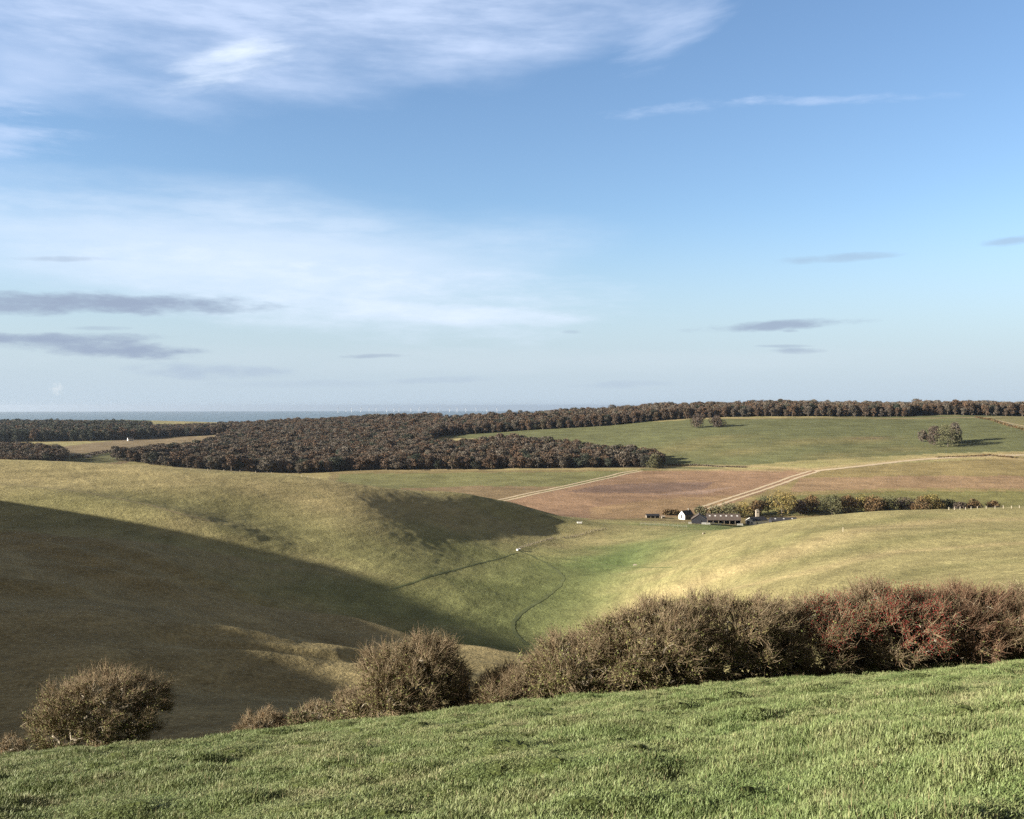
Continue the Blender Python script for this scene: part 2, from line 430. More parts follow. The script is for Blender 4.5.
def mixcol(nt, fac, a, b_, mode='MIX'):
    n = nt.nodes.new('ShaderNodeMix'); n.data_type = 'RGBA'; n.blend_type = mode
    for sock, v in ((n.inputs['Factor'], fac), (n.inputs['A'], a), (n.inputs['B'], b_)):
        if isinstance(v, (int, float)): sock.default_value = v
        elif isinstance(v, tuple): sock.default_value = v
        else: nt.links.new(v, sock)
    return n.outputs['Result']
obj = tc.outputs['Object']
na = noise(nt, obj, .55, 4, .65); nb = noise(nt, obj, 1.9, 4, .7); nc_ = noise(nt, obj, .12, 3)
# sheep tracks and terracettes that follow the contours
sepo = nt.nodes.new('ShaderNodeSeparateXYZ'); L(obj, sepo.inputs[0]); cmb = nt.nodes.new('ShaderNodeCombineXYZ')
L(math2(nt, 'MULTIPLY', sepo.outputs[0], .035), cmb.inputs[0]); L(math2(nt, 'MULTIPLY', sepo.outputs[1], .035), cmb.inputs[1]); L(math2(nt, 'MULTIPLY', sepo.outputs[2], .85), cmb.inputs[2])
nct = noise(nt, cmb.outputs[0], 1.0, 4, .6)
f = math2(nt, 'MULTIPLY', maprange(nt, na, .3, .7, .84, 1.15), maprange(nt, nb, .3, .7, .60, 1.38))
f = math2(nt, 'MULTIPLY', f, maprange(nt, nct, .35, .65, .84, 1.16))
f = math2(nt, 'MULTIPLY', f, maprange(nt, nc_, .3, .7, .88, 1.1))
comb = nt.nodes.new('ShaderNodeCombineColor')
for k in range(3): L(f, comb.inputs[k])
L(mixcol(nt, 1.0, att.outputs['Color'], comb.outputs[0], 'MULTIPLY'), b.inputs['Base Color'])
bump = nt.nodes.new('ShaderNodeBump'); bump.inputs['Strength'].default_value = 1.0; bump.inputs['Distance'].default_value = .34
L(math2(nt, 'ADD', math2(nt, 'ADD', na, math2(nt, 'MULTIPLY', nct, 1.1)), math2(nt, 'MULTIPLY', nb, .55)), bump.inputs['Height']); L(bump.outputs[0], b.inputs['Normal'])
b.inputs['Roughness'].default_value = 1.0; b.inputs['Specular IOR Level'].default_value = .05
g_me.materials.append(m)

# ------------------------------------------------------------------ the sea
def sea_z(r): return -95.0 - r * r / (2 * 7.4e6)
azs = np.radians(np.arange(0, 360, 3.0)); rs = np.concatenate([[0.01], np.exp(np.linspace(math.log(2500), math.log(46000), 60))])
ug, rg2 = np.meshgrid(azs, rs)
sv = np.stack([rg2 * np.sin(ug), rg2 * np.cos(ug), sea_z(rg2)], -1).reshape(-1, 3)
na_, nrr = len(azs), len(rs)
i = np.arange(nrr - 1)[:, None] * na_ + np.arange(na_)[None, :]
j = np.arange(nrr - 1)[:, None] * na_ + (np.arange(na_)[None, :] + 1) % na_
sea_me = mesh_from('sea', sv, np.stack([i + na_, j + na_, j, i], -1)[..., ::1].reshape(-1, 4), 4)
m, nt, b = mat('sea_water')
tc = nt.nodes.new('ShaderNodeTexCoord')
n_ = noise(nt, tc.outputs['Object'], .0012, 4)
nt.links.new(mixcol(nt, maprange(nt, n_, .35, .65, 0, 1), (.085, .145, .20, 1), (.105, .17, .225, 1)), b.inputs['Base Color'])
b.inputs['Roughness'].default_value = .55; b.inputs['Specular IOR Level'].default_value = .25
tag(link('sea', sea_me, m), kind='structure')
# ------------------------------------------------------------------ tracks, paths and a painted shade line, laid on the land as strips
def simple_mat(name, c1, c2, scale=1.0, rough=.95, bumpd=0.0):
    m, nt, b = mat(name)
    tc = nt.nodes.new('ShaderNodeTexCoord')
    n_ = noise(nt, tc.outputs['Object'], scale, 4, .65)
    nt.links.new(mixcol(nt, maprange(nt, n_, .3, .7, 0, 1), tuple(c1) + (1,), tuple(c2) + (1,)), b.inputs['Base Color'])
    b.inputs['Roughness'].default_value = rough
    if bumpd:
        bp = nt.nodes.new('ShaderNodeBump'); bp.inputs['Distance'].default_value = bumpd; nt.links.new(n_, bp.inputs['Height']); nt.links.new(bp.outputs[0], b.inputs['Normal'])
    return m
def resample(P, step):
    out = [P[0]]
    for a, b_ in zip(P[:-1], P[1:]):
        n = max(1, int(math.dist(a, b_) / step))
        out += [(a[0] + (b_[0] - a[0]) * k / n, a[1] + (b_[1] - a[1]) * k / n) for k in range(1, n + 1)]
    # round the corners
    for _ in range(3):
        out = [out[0]] + [((out[i-1][0] + 2*out[i][0] + out[i+1][0]) / 4, (out[i-1][1] + 2*out[i][1] + out[i+1][1]) / 4) for i in range(1, len(out) - 1)] + [out[-1]]
    return out
def strip(name, pts, d0, d1, width, material, lift=.05, offs=(0.0,), step=2.0, jag=.25, seed=0):
    P = resample([tuple(cast(px, py, d0, d1))[:2] for px, py in pts], step)
    r = np.random.default_rng(seed)
    v, f = [], []
    for off in offs:
        base = len(v)
        for i, p in enumerate(P):
            a = P[max(0, i - 1)]; c = P[min(len(P) - 1, i + 1)]
            dx, dy = c[0] - a[0], c[1] - a[1]; l = math.hypot(dx, dy) or 1
            nx, ny = -dy / l, dx / l
            w1 = off - width / 2 * (1 + r.uniform(-jag, jag)); w2 = off + width / 2 * (1 + r.uniform(-jag, jag))
            for w in (w1, (w1 + w2) / 2, w2):
                x, y = p[0] + nx * w, p[1] + ny * w
                v.append((x, y, float(ground(x, y)) + lift))
        for i in range(len(P) - 1):
            for k in range(2):
                a = base + i * 3 + k
                f.append((a, a + 3, a + 4, a + 1))
    me = mesh_from(name, v, np.array(f)[:, ::-1], 4)
    bm = bmesh.new(); bm.from_mesh(me); bmesh.ops.recalc_face_normals(bm, faces=bm.faces)
    if sum(fc.normal.z for fc in bm.faces) < 0: bmesh.ops.reverse_faces(bm, faces=bm.faces)
    bm.to_mesh(me); bm.free()
    return tag(link(name, me, material), kind='structure')
M_CHALK = simple_mat('chalk_track', (.44, .37, .27), (.36, .29, .19), .4)
M_TRACK2 = simple_mat('worn_track', (.36, .29, .19), (.28, .22, .13), .4)
M_PATH_SHADE = simple_mat('lush_path_and_shade', (.100, .120, .046), (.130, .145, .058), .5)
M_PALEPATH = simple_mat('dry_path', (.33, .27, .16), (.26, .21, .11), .5)
strip('farm_track', [(700, 509), (722, 502), (745, 494.5), (770, 486), (795, 477), (815, 471)], 640, 960, 3.4, M_CHALK, .10, (-3.6, 3.6), seed=1)
strip('farm_track', [(815, 471), (840, 468.5), (870, 465), (900, 461.5), (935, 458.5), (975, 456), (1040, 455)], 780, 960, 6.5, M_CHALK, .12, seed=2)
strip('farm_track', [(498, 501), (530, 494), (565, 487), (600, 479), (625, 473), (640, 470.5)], 640, 1000, 3.0, M_CHALK, .10, (-3.4, 3.4), seed=3)
strip('hilltop_track', [(640, 419.4), (760, 418.6), (860, 418), (950, 417.3), (985, 418), (1005, 422), (1040, 431)], 980, 1330, 3.0, M_TRACK2, .15, seed=4)
strip('footpath', [(519, 551), (532, 556), (548, 564), (559, 572), (564, 578), (560, 586), (550, 594), (535, 604), (521, 613), (513, 622), (513, 630), (519, 638), (527, 645)], 235, 520, 1.25, M_PATH_SHADE, .06, step=1.2, seed=5)
strip('footpath', [(517, 553), (480, 563), (450, 571), (415, 582), (392, 589)], 240, 520, .9, M_PATH_SHADE, .06, step=1.2, seed=6)  # dark strip standing in for the shade along the terrace edge
strip('footpath', [(540, 556), (580, 561), (610, 565), (640, 567.5), (672, 567.5)], 320, 560, .9, M_PATH_SHADE, .06, step=1.2, seed=7)
strip('footpath', [(640, 522.5), (690, 523.5), (735, 525)], 580, 700, 2.5, M_PALEPATH, .08, seed=8)
strip('footpath', [(150, 468.5), (240, 472), (340, 480)], 440, 540, 1.6, M_PALEPATH, .05, seed=9)
strip('footpath', [(-60, 483), (40, 487), (110, 497), (180, 514), (210, 521)], 300, 470, 1.3, M_PALEPATH, .05, step=1.5, seed=10)
# ------------------------------------------------------------------ trees: woods, skyline belt, clumps, farm trees
def tube(path, radii, sides=5):
    """vertices and quads of a bent, tapering limb"""
    v, f = [], []
    n = len(path)
    for i, p in enumerate(path):
        a = Vector(path[max(0, i - 1)]); c = Vector(path[min(n - 1, i + 1)])
        d = (c - a).normalized() if (c - a).length > 1e-9 else Vector((0, 0, 1))
        s = d.orthogonal().normalized(); t = d.cross(s)
        for k in range(sides):
            ang = 2 * math.pi * k / sides
            v.append(tuple(Vector(p) + (s * math.cos(ang) + t * math.sin(ang)) * radii[i]))
    for i in range(n - 1):
        for k in range(sides):
            a = i * sides + k; b_ = i * sides + (k + 1) % sides
            f.append((a, b_, b_ + sides, a + sides))
    return v, f
class MB:
    def __init__(self): self.v = []; self.f = []; self.m = []
    def add(self, v, f, mi=0):
        o = len(self.v); self.v += list(map(tuple, v)); self.f += [tuple(i + o for i in q) for q in f]; self.m += [mi] * len(f)
    def tube(self, path, radii, sides=5, mi=0):
        v, f = tube(path, radii, sides); self.add(v, f, mi)
    def box(self, x0, x1, y0, y1, z0, z1, mi=0):
        v = [(x0,y0,z0),(x1,y0,z0),(x1,y1,z0),(x0,y1,z0),(x0,y0,z1),(x1,y0,z1),(x1,y1,z1),(x0,y1,z1)]
        self.add(v, [(0,3,2,1),(4,5,6,7),(0,1,5,4),(1,2,6,5),(2,3,7,6),(3,0,4,7)], mi)
    def mesh(self, name, mats=()):
        me = bpy.data.meshes.new(name); me.from_pydata(self.v, [], self.f); me.update()
        for k in mats: me.materials.append(k)
        if len(mats) > 1: me.polygons.foreach_set('material_index', self.m)
        return me
    def build(self, name, m, parent=None, loc=None):
        o = link(name, self.mesh(name), m, parent)
        if loc is not None: o.location = loc
        return o
def leaf_quads(P, size, rng, aspect=1.0, up=0.0):
    """a randomly turned quad at each point"""
    n = len(P)
    a = rng.normal(size=(n, 3)); a /= np.linalg.norm(a, axis=1)[:, None]
    b_ = rng.normal(size=(n, 3)); b_[:, 2] += up
    b_ -= (a * b_).sum(1)[:, None] * a; b_ /= np.linalg.norm(b_, axis=1)[:, None]
    s = (size * rng.uniform(.6, 1.3, n))[:, None]
    V = np.stack([P - a * s - b_ * s * aspect, P + a * s - b_ * s * aspect, P + a * s * .7 + b_ * s * aspect, P - a * s * .7 + b_ * s * aspect], 1)
    return V.reshape(-1, 3)
def leaf_mat(name, cols, per_object=True, scale=.25, trans=.15):
    """foliage: hue by tree (object random) and by clump (noise)"""
    m, nt, b = mat(name)
    oi = nt.nodes.new('ShaderNodeObjectInfo'); tc = nt.nodes.new('ShaderNodeTexCoord'); geo = nt.nodes.new('ShaderNodeNewGeometry')
    cr = nt.nodes.new('ShaderNodeValToRGB'); e = cr.color_ramp.elements
    while len(e) < len(cols): e.new(.5)
    for k, c in enumerate(cols): e[k].position = k / (len(cols) - 1); e[k].color = tuple(c) + (1,)
    n_ = noise(nt, tc.outputs['Object'], scale, 3)
    v = math2(nt, 'ADD', math2(nt, 'MULTIPLY', oi.outputs['Random'], .62 if per_object else .0), maprange(nt, n_, .3, .7, -.02 if per_object else .0, .42 if per_object else 1.0))
    nt.links.new(v, cr.inputs[0])
    isl = maprange(nt, geo.outputs['Random Per Island'], 0, 1, .78, 1.22)
    hsv = nt.nodes.new('ShaderNodeHueSaturation'); nt.links.new(cr.outputs[0], hsv.inputs['Color']); nt.links.new(isl, hsv.inputs['Value'])
    nt.links.new(hsv.outputs[0], b.inputs['Base Color']); b.inputs['Roughness'].default_value = .8
    return m
def crown_points(rng, H, Rx, n, base=.28, nl=11):
    """points on the shells of overlapping lobes: an uneven crown with gaps"""
    L_ = []
    for k in range(nl):
        z = rng.uniform(base + .1, .88) * H
        rr = Rx * (1 - ((z / H - .52) / .62) ** 2) ** .5
        ang = rng.uniform(0, 2 * math.pi); rad = rr * rng.uniform(.25, .72)
        L_.append((rad * math.cos(ang), rad * math.sin(ang), z, Rx * rng.uniform(.30, .50)))
    L_.append((0, 0, .80 * H, Rx * .5)); L_.append((0, 0, .55 * H, Rx * .6))
    out = []
    w = np.array([l[3] ** 2 for l in L_]); w /= w.sum()
    for li in rng.choice(len(L_), n, p=w):
        x, y, z, r = L_[li]
        d = rng.normal(size=3); d /= np.linalg.norm(d)
        q = r * rng.uniform(.72, 1.06)
        out.append((x + d[0] * q, y + d[1] * q, max(base * H * .7, z + d[2] * q * .92)))
    return np.array(out)
def tree_meshes(seed, H, Rx, n, size, base=.28):
    """trunk with limbs, and crown, as two meshes with their feet at the origin"""
    rng = np.random.default_rng(seed)
    t = MB(); r0 = H * .022
    lean = rng.uniform(-.03, .03, 2) * H
    t.tube([(0, 0, -.6), (lean[0] * .3, lean[1] * .3, H * .3), (lean[0], lean[1], H * .75)], [r0 * 1.25, r0, r0 * .3], 6)
    for k in range(7):
        a = k * 2.4 + rng.uniform(-.3, .3); z = H * rng.uniform(.25, .55); l = Rx * rng.uniform(.6, .95)
        t.tube([(0, 0, z), (l * .5 * math.cos(a), l * .5 * math.sin(a), z + l * .35), (l * math.cos(a), l * math.sin(a), z + l * .8)], [r0 * .5, r0 * .3, r0 * .08], 4)
    P = crown_points(rng, H, Rx, n, base)
    return t, P, rng
M_BARK = simple_mat('bark', (.075, .062, .050), (.13, .11, .09), 3.0)
BEECH = [(.075, .058, .045), (.102, .069, .046), (.098, .078, .060), (.122, .076, .047), (.085, .074, .054), (.062, .064, .042)]
M_BEECH = leaf_mat('beech_foliage', BEECH)
M_ASH = leaf_mat('bare_twig_foliage', [(.095, .082, .068), (.125, .110, .088), (.108, .086, .068), (.084, .082, .060)])
M_DARKW = leaf_mat('evergreen_foliage', [(.034, .046, .034), (.044, .054, .038), (.058, .055, .042), (.038, .048, .034)])
M_GOLD = leaf_mat('golden_foliage', [(.130, .120, .042), (.185, .140, .050), (.110, .100, .042)], False, .12)
M_OLIVE = leaf_mat('olive_foliage', [(.075, .080, .040), (.098, .096, .052), (.066, .070, .038)], False, .12)
M_RUST = leaf_mat('rusty_foliage', [(.125, .075, .034), (.100, .070, .036), (.085, .075, .034)], False, .12)
M_GREY = leaf_mat('grey_foliage', [(.090, .068, .055), (.075, .060, .048), (.10, .072, .054)], False, .12)
def proto(seed, H, Rx, n, size, leafm, name):
    """one joined mesh of a wood tree, used only as the pattern for a wood"""
    t, P, rng = tree_meshes(seed, H, Rx, n, size, .12)
    lv = leaf_quads(P, size, rng); o = len(t.v)
    t.v += list(map(tuple, lv)); q = np.arange(len(lv)).reshape(-1, 4) + o
    t.f += [tuple(map(int, a)) for a in q]; t.m += [1] * len(q)
    return t.mesh(name, (M_BARK, leafm))
lib = bpy.data.collections.new('patterns')               # not linked to the scene
def lib_set(name, meshes):
    c = bpy.data.collections.new(name)
    for k, me in enumerate(meshes):
        o = bpy.data.objects.new(me.name, me); c.objects.link(o)
    return c
def scatter(name, pts, rotz, scl, coll, label, cat, seedattr=None, tilt=None):
    """one object that repeats the patterns of a collection at its points"""
    me = bpy.data.meshes.new(name); pts = np.asarray(pts, np.float32)
    me.vertices.add(len(pts)); me.vertices.foreach_set('co', pts.ravel())
    a = me.attributes.new('turn', 'FLOAT', 'POINT'); a.data.foreach_set('value', np.asarray(rotz, np.float32))
    a = me.attributes.new('size', 'FLOAT_VECTOR', 'POINT'); a.data.foreach_set('vector', np.asarray(scl, np.float32).ravel())
    o = bpy.data.objects.new(name, me); COL.objects.link(o)
    g = bpy.data.node_groups.new(name + '_scatter', 'GeometryNodeTree')
    g.interface.new_socket('Geometry', in_out='INPUT', socket_type='NodeSocketGeometry'); g.interface.new_socket('Geometry', in_out='OUTPUT', socket_type='NodeSocketGeometry')
    N = g.nodes; gi = N.new('NodeGroupInput'); go = N.new('NodeGroupOutput')
    iop = N.new('GeometryNodeInstanceOnPoints'); ci = N.new('GeometryNodeCollectionInfo'); ci.inputs['Collection'].default_value = coll
    ci.inputs['Separate Children'].default_value = True; ci.inputs['Reset Children'].default_value = True
    iop.inputs['Pick Instance'].default_value = True
    at_ = N.new('GeometryNodeInputNamedAttribute'); at_.data_type = 'FLOAT'; at_.inputs['Name'].default_value = 'turn'
    as_ = N.new('GeometryNodeInputNamedAttribute'); as_.data_type = 'FLOAT_VECTOR'; as_.inputs['Name'].default_value = 'size'
    cx = N.new('ShaderNodeCombineXYZ'); g.links.new(at_.outputs['Attribute'], cx.inputs[2])
    rv = N.new('FunctionNodeRandomValue'); rv.data_type = 'INT'; rv.inputs['Min'].default_value = 0; rv.inputs['Max'].default_value = len(coll.objects) - 1
    for s_ in rv.inputs:
        if s_.name == 'Max' and s_.type == 'INT': s_.default_value = len(coll.objects) - 1
        if s_.name == 'Min' and s_.type == 'INT': s_.default_value = 0
    out_i = [s_ for s_ in rv.outputs if s_.type == 'INT'][0]
    g.links.new(gi.outputs[0], iop.inputs['Points']); g.links.new(ci.outputs[0], iop.inputs['Instance'])
    g.links.new(cx.outputs[0], iop.inputs['Rotation']); g.links.new(as_.outputs['Attribute'], iop.inputs['Scale']); g.links.new(out_i, iop.inputs['Instance Index'])
    g.links.new(iop.outputs[0], go.inputs[0])
    md = o.modifiers.new('scatter', 'NODES'); md.node_group = g
    return tag(o, label, cat, kind='stuff')
wood_set = lib_set('beech_patterns', [proto(100 + k, 12 + (k % 3), 5.6 - .5 * (k % 2), 1700, .30, (M_BEECH, M_BEECH, M_ASH, M_BEECH, M_ASH, M_BEECH, M_DARKW)[k], 'beech_tree') for k in range(7)])
dark_set = lib_set('dark_patterns', [proto(120 + k, 13, 5.4, 800, .44, M_DARKW if k < 3 else M_BEECH, 'evergreen_tree') for k in range(4)])
def wood(key, step, h0, h1, coll, label, name='woodland', seed=1, wide=1.0, cat='woodland'):
    x, y = wood_points(WOODS[key], step, seed)
    r = np.random.default_rng(seed + 5); n = len(x)
    z = ground(x, y)
    s = (h0 + (h1 - h0) * r.uniform(0, 1, n) ** .8 * r.choice([.7, 1, 1, 1.25], n)) / 13 * (1 + .12 * fbm(x / 40, y / 40, 2, seed))
    return scatter(name, np.stack([x, y, z], -1), r.uniform(0, 6.28, n), np.stack([s * wide * r.uniform(.85, 1.15, n), s * wide * r.uniform(.85, 1.15, n), s], -1), coll, label, cat)
wood('main', 7.2, 8, 13.5, wood_set, 'brown autumn woodland filling the slope between the left field and the brown fields', seed=1, wide=1.32)
wood('upper', 8.5, 11, 16, wood_set, 'thin band of brown wood below the sea behind the far left field', seed=2)
wood('farleft', 10.5, 14, 19, dark_set, 'dark bluish wood along the far left below the sea', seed=3, wide=.9)
wood('nearleft', 7.0, 7, 11, wood_set, 'low brown wood at the left edge behind the sunlit hill crest', seed=4, wide=1.2)
x_, y_ = wood_points(WOODS['belt'], 8.0, 5)
wood('belt', 8.0, 12, 16, wood_set, 'brown beech wood standing along the skyline above the green hillside', seed=5)
wood('belt2', 8.0, 12.5, 17, wood_set, 'brown beech wood on the skyline at the right edge beyond a notch', seed=6)

# trees one can tell apart
def make_tree(label, x, y, H, Rx, leafm, seed, n=2600, size=.34, group=None, cat='tree', base=.22, name='tree', sx=1.0, sink=0.0):
    t, P, rng = tree_meshes(seed, H, Rx, n, size, base)
    root = bpy.data.objects.new(name, None); COL.objects.link(root)
    root.location = (x, y, float(ground(x, y)) - sink)
    tag(root, label, cat, group)
    t.build('trunk', M_BARK, root)
    lv = leaf_quads(P, size, rng); q = np.arange(len(lv)).reshape(-1, 4)
    link('crown', mesh_from('crown', lv * np.array([sx, 1, 1]), q, 4), leafm, root)
    return root
# the row of skyline beeches that stands nearest
front = [(436,1336),(520,1340),(600,1316),(700,1310),(800,1290),(870,1274),(914,1266)]
front2 = [(932,1288),(985,1280),(1060,1260),(1150,1255)]
rb = np.random.default_rng(77)
protos = []
for k in range(7):
    t, P, rng = tree_meshes(300 + k, 17, 5.4, 1300, .36, .10)
    lv = leaf_quads(P, .36, rng)
    protos.append((t.mesh('trunk', (M_BARK,)), mesh_from('crown', lv, np.arange(len(lv)).reshape(-1, 4), 4)))
    protos[-1][1].materials.append(M_BEECH if k < 5 else M_ASH)
def belt_row(lst, spacing, label, group):
    P = resample([at(px, d) for px, d in lst], 1.0); acc = 0
    for a, b_ in zip(P[:-1], P[1:]):
        acc += math.dist(a, b_)
        if acc < spacing: continue
        acc = rb.uniform(-2, 2)
        k = int(rb.integers(7)); x, y = b_[0], b_[1] + rb.uniform(-3, 2)
        root = bpy.data.objects.new('beech_tree', None); COL.objects.link(root)
        tr = bpy.data.objects.new('trunk', protos[k][0]); cr = bpy.data.objects.new('crown', protos[k][1])
        for c in (tr, cr): COL.objects.link(c); c.parent = root
        root.location = (x, y, float(ground(x, y))); root.rotation_euler = (0, 0, rb.uniform(0, 6.28))
        s = rb.uniform(.55, .95); root.scale = (s * rb.uniform(1.0, 1.35), s * rb.uniform(1.0, 1.35), s)
        tag(root, label, 'tree', group)
belt_row(front, 9.5, 'brown beech in the front row of the long skyline wood above the green hillside', 'beeches along the front of the skyline wood')
belt_row(front2, 9.5, 'brown beech in the front row of the skyline wood right of the notch', 'beeches in the skyline wood at the right edge')

def px_tree(px, base_py, top_py, wpx, leafm, label, dmin, dmax, seed, **kw):
    p = cast(px, base_py, dmin, dmax)
    m_px = p.y / F
    return make_tree(label, p.x, p.y, (base_py - top_py) * m_px, wpx / 2 * m_px * 1.25, leafm, seed, **kw)
px_tree(697, 427.5, 415, 15, M_GREY, 'grey brown round tree, left of a pair on the green hillside below the skyline wood', 900, 1300, 401, base=.1)
px_tree(717, 427, 416.5, 13, M_GREY, 'smaller grey brown tree, right of a pair on the green hillside below the skyline wood', 900, 1300, 402, base=.1)
G = 'clump of trees on the green hillside'
px_tree(923, 442, 430, 9, M_ASH, 'small dark tree at the left end of the clump on the green hillside', 900, 1250, 411, group=G, base=.1)
px_tree(934, 445, 427, 17, M_GREY, 'bare pinkish brown tree in the middle of the hillside clump', 900, 1250, 412, group=G, base=.08)
px_tree(948, 446.5, 426.5, 22, M_OLIVE, 'broad olive tree at the front of the hillside clump', 900, 1250, 413, group=G, base=.06)
px_tree(955, 442, 422.5, 14, M_ASH, 'brown tree at the back right of the hillside clump casting a shadow', 900, 1250, 414, group=G, base=.08)
px_tree(655, 468, 455, 17, M_OLIVE, 'olive edge tree at the right tip of the dark wood', 800, 990, 415, base=.08)
G = 'row of trees behind the farm'
farm = [(757, 520, 503, 15, 'R', 'rusty tree at the left end of the row behind the farm'),
        (768, 520, 499, 17, 'O', 'olive tree between the rusty one and the big golden one behind the farm'),
        (782, 521, 496.5, 26, 'G', 'big golden green tree, the tallest behind the long barn'),
        (800, 520, 503, 15, 'Y', 'low grey tree beside the big golden tree'),
        (813, 520, 500, 22, 'R', 'broad brown tree in the middle of the farm row'),
        (832, 519, 498, 18, 'O', 'dark olive tree right of the broad brown one in the farm row'),
        (849, 518.5, 498.5, 18, 'R', 'first rust coloured tree in the right half of the farm row'),
        (862, 518, 497.5, 18, 'G', 'golden brown tree between rusty ones in the farm row'),
        (874, 518, 498, 18, 'R', 'second rust coloured tree in the right half of the farm row'),
        (888, 517, 498, 18, 'O', 'dark green round tree before the gap in the farm row'),
        (907, 515, 501, 17, 'Y', 'grey green tree just after the gap in the farm row'),
        (921, 514, 499, 17, 'R', 'brown tree after the gap in the farm row'),
        (933, 513.5, 498, 19, 'G', 'tall golden brown tree near the right end of the farm row'),
        (946, 513, 502.5, 15, 'O', 'low olive tree near the right end of the farm row'),
        (960, 512, 504.5, 12, 'Y', 'small grey shrub at the right end of the farm row'),
        (974, 511, 502.5, 15, 'R', 'rounded dark brown shrub past the right end of the farm row'),
        (994, 510, 503.5, 12, 'R', 'last small brown shrub of the farm row beside the fence posts')]
for k, (px, b0, tp, w_, mt_, lb) in enumerate(farm):
    d = 705 + 6 * math.sin(k * 2.1)
    x, y = at(px, d); z = float(ground(x, y)); top = -(tp - 1.0 - EY) / F * d
    make_tree(lb, x, y, max(3.0, top - z), w_ / 2 * d / F * 1.38, {'R': M_RUST, 'O': M_OLIVE, 'G': M_GOLD, 'Y': M_GREY}[mt_], 500 + k, n=2200, size=.30, group=G, base=.06)
for k, (px, b0, tp, w_, mt_, lb) in enumerate([
        (668, 517.5, 511.5, 14, M_RUST, 'low brown bush left of the white farmhouse'),
        (676, 517.5, 510.5, 10, M_RUST, 'brown bush touching the left side of the white farmhouse'),
        (701, 514, 508, 15, M_OLIVE, 'olive scrub behind the dark gable of the farm'),
        (716, 513, 507, 16, M_OLIVE, 'green scrub behind the middle of the long barn roof'),
        (730, 513.5, 503.5, 18, M_OLIVE, 'dark olive tree behind the long barn roof'),
        (744, 514, 502.5, 17, M_GOLD, 'yellow green tree left of the pale tower by the barns'),
        (686.5, 521.5, 517.5, 7, M_OLIVE, 'small green bush in front of the farmhouse corner')]):
    d = 694 if px != 686.5 else 668
    x, y = at(px, d); z = float(ground(x, y)); top = -(tp - EY) / F * d
    make_tree(lb, x, y, max(1.8, top - z), w_ / 2 * d / F * 1.1, mt_, 540 + k, n=800, size=.32, cat='bush' if top - z < 6 else 'tree', name='bush' if top - z < 6 else 'tree', base=.03)
# hedges across the far fields
def far_hedge(label, pts, d0, d1, h, w_, leafm, seed):
    P = resample([tuple(cast(px, py, d0, d1))[:2] for px, py in pts], 1.0)
    rng = np.random.default_rng(seed); Q = []
    for p in P:
        g_ = vnoise(np.array([p[0] / 9]), np.array([p[1] / 9]), seed)[0]
        for _ in range(14):
            hh = h * (.5 + .8 * g_)
            Q.append((p[0] + rng.normal(0, w_ * .4), p[1] + rng.normal(0, w_ * .4), float(ground(p[0], p[1])) + rng.uniform(0, 1) ** .7 * hh))
    lv = leaf_quads(np.array(Q), .36, rng)
    return tag(link('hedge', mesh_from('hedge', lv, np.arange(len(lv)).reshape(-1, 4), 4), leafm), label, 'hedge')
far_hedge('broken dark hedge crossing the far left field', [(72, 459), (90, 456), (108, 452.5), (124, 450)], 900, 1500, 3.0, 3, M_ASH, 1)
far_hedge('short dark hedge on the upper right of the far left field', [(128, 450.2), (140, 448.6), (152, 446.8)], 900, 1500, 2.6, 2.4, M_ASH, 2)
far_hedge('scrubby hedge beside the hilltop track at the right edge', [(976, 417.5), (990, 420), (1004, 424.5), (1016, 428), (1034, 433)], 1000, 1330, 1.8, 2.4, M_RUST, 3)
far_hedge('dark scrub along the bank between the wood tip and the brown field', [(668, 465.5), (700, 465.5), (722, 467), (745, 467.5)], 860, 1040, 1.3, 2.0, M_ASH, 4)
far_hedge('straw coloured scrub bank below the hillside clump', [(938, 457.5), (965, 456.5), (990, 455.5), (1015, 458)], 820, 960, 1.2, 3.0, M_RUST, 5)
# ------------------------------------------------------------------ the hawthorns along the brow
def prisms(A, B, ra, rb_):
    """three-sided tapering sticks from A to B (n,3)"""
    d = B - A; l = np.linalg.norm(d, axis=1)[:, None] + 1e-9; d = d / l
    h = np.where(np.abs(d[:, 2:3]) < .9, np.array([[0, 0, 1.0]]), np.array([[1.0, 0, 0]]))
    s = np.cross(d, h); s /= np.linalg.norm(s, axis=1)[:, None]; t = np.cross(d, s)
    V = []
    for P, r_ in ((A, ra), (B, rb_)):
        for k in range(3):
            a = 2 * math.pi * k / 3
            V.append(P + (s * math.cos(a) + t * math.sin(a)) * np.asarray(r_).reshape(-1, 1))
    V = np.stack(V, 1)                       # n,6,3
    n = len(A); o = np.arange(n)[:, None] * 6
    Fq = np.concatenate([o + np.array([[0, 1, 4, 3]]), o + np.array([[1, 2, 5, 4]]), o + np.array([[2, 0, 3, 5]])], 1).reshape(-1, 4)
    return V.reshape(-1, 3), Fq
class Skel:
    def __init__(self): self.p = []; self.par = []
    def add(self, p, par): self.p.append(np.asarray(p, float)); self.par.append(par); return len(self.p) - 1
